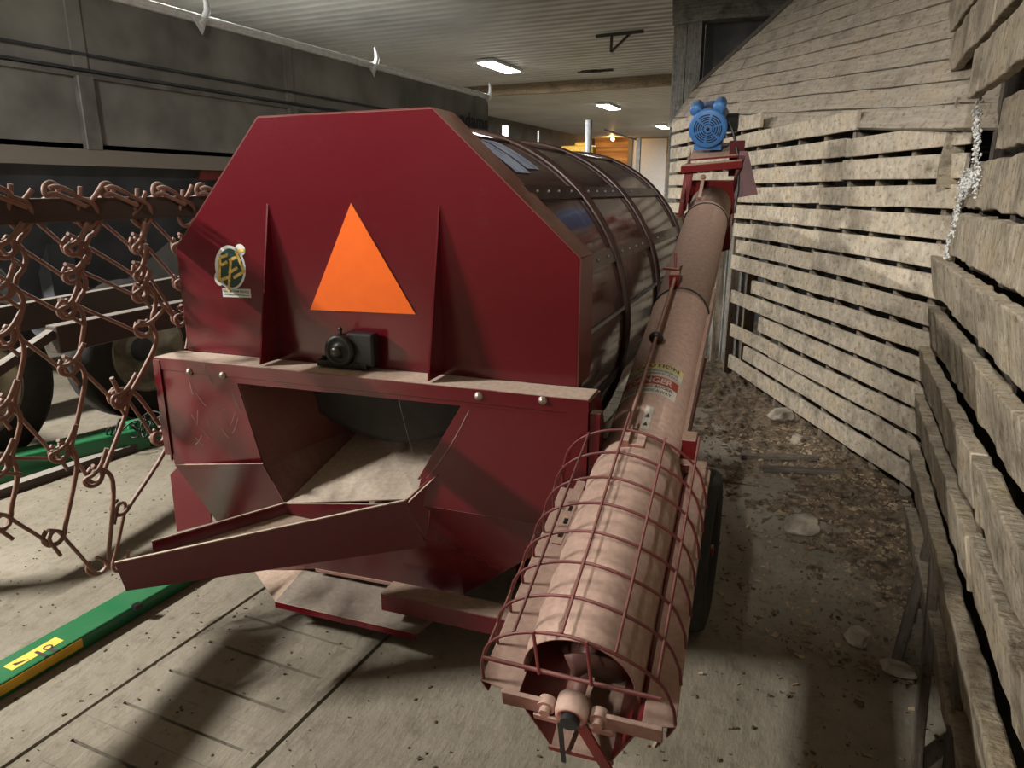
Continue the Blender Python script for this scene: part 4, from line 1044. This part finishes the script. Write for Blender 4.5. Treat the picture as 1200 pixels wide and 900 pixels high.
# hoppers beneath
for (ya, yb_) in ((Y0, 5.2), (5.2, Y1)):
    ym = (ya + yb_) / 2; T4 = [(TX - .05, ya + .1, ZB - .08), (TX - .05, yb_ - .1, ZB - .08), (TX - 2.35, yb_ - .1, ZB - .08), (TX - 2.35, ya + .1, ZB - .08)]
    B4 = [(TX - .75, ym - .3, .75), (TX - .75, ym + .3, .75), (TX - 1.65, ym + .3, .75), (TX - 1.65, ym - .3, .75)]
    MB().add(T4 + B4, [(0, 1, 5, 4), (1, 2, 6, 5), (2, 3, 7, 6), (3, 0, 4, 7), (4, 5, 6, 7)]).build('hopper', TRAILD, tr)
b = MB(); b.box((TX - .7, 5.5, 1.30), (.12, 8, .25)); b.box((TX - 1.7, 5.5, 1.30), (.12, 8, .25)); b.build('chassis_rail', TRAILD, tr)
b = MB(); b.plate([on_plane(x, y, V((TX - .02, 0, 0)), V((1, 0, 0))) for x, y in ((235, 200), (262, 200), (260, 211), (233, 211))], .01); b.build('red_reflector', plain('dull red reflector', (.16, .02, .02), .4), tr)
# logo letters near the far end
vs, fs = text_mesh('adams', .26, 1, .006)
wd = max(v[0] for v in vs) - min(v[0] for v in vs); kx = .86 / wd
b = MB(); b.add([(TX + .026, 9.38 + x * kx, 2.55 + y) for x, y in vs], fs); b.build('lettering', plain('black lettering', (.03, .03, .04), .5), tr)
MB().box((TX + .012, 8.95, 2.33), (.028, 1.9, .035)).build('nameplate_strip', plain('cream strip', (.5, .46, .36), .6), tr)
# wheels
def wheel(c, name='trailer_wheel'):
    c = V(c); X = V((1, 0, 0)); b = MB(); R1 = .50
    b.lathe(c, X, [(.29, -.12), (.36, -.14), (.46, -.13), (R1, -.10), (R1, .10), (.46, .13), (.36, .14), (.29, .12)], 40, closed_prof=True)
    t_ = b.build('tyre', RUBBER, tr)
    b = MB(); b.lathe(c, X, [(.09, .04), (.12, -.02), (.20, -.04), (.255, .02), (.275, .11), (.30, .125), (.29, -.1), (.1, -.08)], 36); b.build('wheel_disc', RIM, t_)
    b = MB(); b.lathe(c, X, [(0, .10), (.055, .10), (.07, .085), (.09, .04), (.09, -.08)], 20); b.build('wheel_hub', TRAILD, t_)
for (yc) in (2.30, 3.50):
    wheel((-4.55, yc, .50)); 
    MB().cyl((-4.6, yc, .5), (-6.6, yc, .5), .06, 12).build('axle', TRAILD, tr)
    MB().box((-5.3, yc, .87), (.14, .2, .72)).build('axle_hanger', TRAILD, tr)
for yc in (2.30, 3.50): wheel((-6.6, yc, .5))
b = MB(); b.box((-5.5, Y1 - .9, .6), (.16, .16, 1.15)); b.box((-5.5, Y1 - .9, .015), (.3, .3, .03)); b.build('landing_leg', TRAILD, tr)
MB().box((-5.5, Y1 - .9, 1.5), (.16, .16, .75)).build('landing_leg', TRAILD, tr)

# ------------------------------------------------------------------ ceiling lamps
LAMP = emis('lamp diffuser', (1, .98, .94), 22)
LX = -5.8
def lamp(y, label, LX=-5.8):
    W = .3 if y > 5 else .12
    t = thing('ceiling_lamp', V((LX, y, H)), label, 'lamp', 'strip lamps on the ceiling')
    MB().box((LX, y, H - .03), (W + .04, 1.25, .05)).build('lamp_housing', ALU, t, bevel=.008)
    b = MB(); b.box((LX, y, H - .062), (W, 1.15, .015)); b.build('diffuser', LAMP, t, bevel=.004)
    ld = bpy.data.lights.new('lamp_light', 'AREA'); ld.shape = 'RECTANGLE'; ld.size = .12; ld.size_y = 1.1; ld.energy = 1; ld.color = (1, .955, .89)
    lo = bpy.data.objects.new('lamp_light', ld); C.objects.link(lo); lo.parent = t; lo.matrix_parent_inverse = Matrix.Translation(-t.location); lo.location = (LX, y, H - .075)
    return ld
PW = 330
for y_, lab, e in ((12.42, 'glowing strip lamp on the ceiling, nearest of the three in view', 1), (19.14, 'glowing strip lamp on the ceiling, the middle one of the three', 1), (25.7, 'glowing strip lamp on the ceiling, farthest and half behind the post', 1),
                   (5.8, 'strip lamp over the grey trailer just above the picture', 1.0), (-.8, 'strip lamp behind the camera on the left that throws the hard shadows', 2.9)):
    lamp(y_, lab).energy = PW * e
lamp(-3.0, 'strip lamp over the aisle behind the camera', -.5).energy = PW * 3.0
# slatted blocker added out of view; keeps the aisle lamp off the low things
cr = thing('lamp_blocker', V((-1.1, -1.7, 0)), 'tall slatted light blocker added out of view behind the camera', 'light blocker')
for lv in range(3):
    for (cx_, W_, h_) in ((-2.06, 1.04, 1.02), (-1.0, 1.04, 1.02), (.03, .9, .94)):
        b = MB()
        for k in range(6):
            z_ = lv * h_ + .02 + k * h_ / 6.15
            for yy in (-2.1, -1.25): b.box((cx_, yy, z_ + .07), (W_, .022, h_ / 6.5))
            for sx in (-W_ / 2, W_ / 2): b.box((cx_ + sx, -1.675, z_ + .07), (.022, .83, h_ / 6.5))
        b.box((cx_, -1.675, lv * h_ + .01), (W_, .85, .02))
        b.build('blocker_crate', WBROWN, cr)

# ------------------------------------------------------------------ things far back
def far_y(x, y, Y): d = ray(x, y); return CAM + d * (Y / d.y)
YB = 30.7
p = far_y(742, 163, YB); q = far_y(778, 230, YB)
b = MB(); b.box(((p.x + q.x) / 2, YB + .06, p.z / 2), (q.x - p.x, .06, p.z)); struct(b.build('door_1', plain('white door', (.75, .77, .78), .5, var=.03)))
b = MB(); b.box((p.x - .1, YB + .02, p.z / 2 + .1), (.18, .12, p.z + .2)); b.box(((p.x + q.x) / 2, YB + .02, p.z + .12), (q.x - p.x + .3, .12, .18)); struct(b.build('trim_4', WGREY))
# warm bulb
p = far_y(718, 163, YB - .8)
wl = thing('wall_bulb', p, 'small warm bulb glowing on the far board wall', 'lamp')
b = MB(); b.ball(p, .07); b.build('bulb', emis('warm bulb glass', (1, .55, .2), 30), wl)
MB().bar(p + V((0, 0, .05)), V((p.x, YB, p.z + .12)), .03, .03).build('bracket', STEEL, wl)
ld = bpy.data.lights.new('bulb_light', 'POINT'); ld.energy = 45; ld.color = (1, .5, .15); ld.shadow_soft_size = .08
lo = bpy.data.objects.new('bulb_light', ld); C.objects.link(lo); lo.parent = wl; lo.location = (0, -.12, 0)
# poles
POLE = plain('dull grey pole', (.16, .17, .18), .5)
for (x, y0_, x1_, Y, w, lab) in ((592, 147, 592, 13.5, .12, 'pale steel exhaust pole behind the drum, left one'), (690, 141, 690, 13.5, .13, 'grey steel exhaust pole behind the drum, right one')):
    t = far_y(x, y0_, Y); b = MB(); b.lathe((t.x, t.y, 0), (0, 0, 1), [(w / 2, 0), (w / 2, t.z), (w / 2 - .012, t.z), (w / 2 - .012, 0)], 16, closed_prof=True)
    tag(b.build('steel_pole', STEEL if x < 600 else POLE), lab, 'pole', 'steel poles behind the drum')
t = far_y(631, 153, 14); tag(MB().cyl((t.x, t.y, 0), (t.x, t.y, t.z), .02, 8).build('thin_rod', STEEL), 'thin upright rod between the two exhaust poles', 'rod')
# low timber partition beyond the trailer
p = far_y(570, 158, 22); q = far_y(640, 164, 22); b = MB(); b.board((p.x - 3, 22, 0), (q.x, 22, 0), (0, 0, 2.65), (0, .05, 0), seg=.4); struct(b.build('wall_partition', WBROWN))
# hose boom near the door
p = far_y(708, 152, 22.4); q = far_y(747, 164, 22.4); b = MB(); b.tube([p, q], .022, 8); bo = b.build('overhead_boom', TRAILD); tag(bo, 'steel boom arm reaching left from a post near the white door', 'boom')
b = MB(); b.box((q.x + .05, 22.4, q.z / 2 + .02), (.12, .12, q.z + .05)); c2 = b.build('boom_post', TRAILR, bo)
p = far_y(678, 171, 16); b = MB(); b.box((p.x, 16, p.z / 2), (.75, .3, p.z)); b.box((p.x + .1, 16, p.z + .02), (.3, .28, .1)); tag(b.build('yellow_machine', plain('machine yellow', (.75, .45, .05), .5), bevel=.03), 'yellow machine top just showing over the drum cover', 'machine')
# ceiling bracket and hole
q = on_z(726, 37, H); b = MB()
bx = lambda x, y: on_plane(x, y, V((0, q.y, 0)), V((0, 1, 0)))
l0 = on_z(699, 41, H); l1 = on_z(754, 35, H); kq = on_z(717, 39, H); kd = kq - UP * .32; l2 = on_z(741, 37, H)
b.bar(l0 - UP * .02, l1 - UP * .02, .05, .04); b.bar(kq, on_plane(716, 61, kq, fh), .03, .04, (0, 1, 0)); b.bar(on_plane(716, 61, kq, fh), l2, .03, .04, (0, 1, 0))
tag(b.build('ceiling_bracket', plain('rusty bracket', (.06, .05, .045), .7)), 'dark triangular steel bracket under the ceiling left of the post', 'bracket')
b = MB(); q = on_z(694, 83, H); 
for k in range(10): b.obox(q + V((rng.uniform(-.3, .3), rng.uniform(-.1, .1), -.01)), (rng.uniform(.1, .3), rng.uniform(-.05, .05), 0), (0, rng.uniform(.05, .12), 0), (0, 0, .012))
tag(b.build('ceiling_debris', plain('black crust', (.03, .03, .025), .9)), 'black ragged crust stuck to the ceiling beside the timber beam', 'debris')

# ------------------------------------------------------------------ cobwebs
b = MB(); rw = random.Random(8)
def strand(p, q, sag=.02):
    P0, P1 = V(p), V(q); b.tube([P0.lerp(P1, i / 8) - UP * sag * math.sin(math.pi * i / 8) for i in range(9)], .0006, 4, cap=False)
for _ in range(14):
    x, y = 225 + rw.uniform(0, 60), 455 + rw.uniform(-15, 70); p = hit(x, y, FV - .004); strand(p, p + ur * rw.uniform(-.04, .04) + UP * rw.uniform(-.07, .07) - av * .004, .004)
strand(hit(495, 565), hit(548, 462)); strand(hit(495, 565), hit(465, 460)); strand(hit(500, 560, -.14), hit(556, 468))
b.build('cobweb', WEB, mach)['kind'] = 'stuff'

# ------------------------------------------------------------------ world, colour
w = bpy.data.worlds.new('world'); bpy.context.scene.world = w; w.use_nodes = True
w.node_tree.nodes['Background'].inputs[0].default_value = (.8, .85, 1, 1); w.node_tree.nodes['Background'].inputs[1].default_value = .004
vsn = bpy.context.scene.view_settings; vsn.view_transform = 'Standard'; vsn.look = 'None'; vsn.gamma = 1; vsn.use_curve_mapping = False; vsn.exposure = 0.08
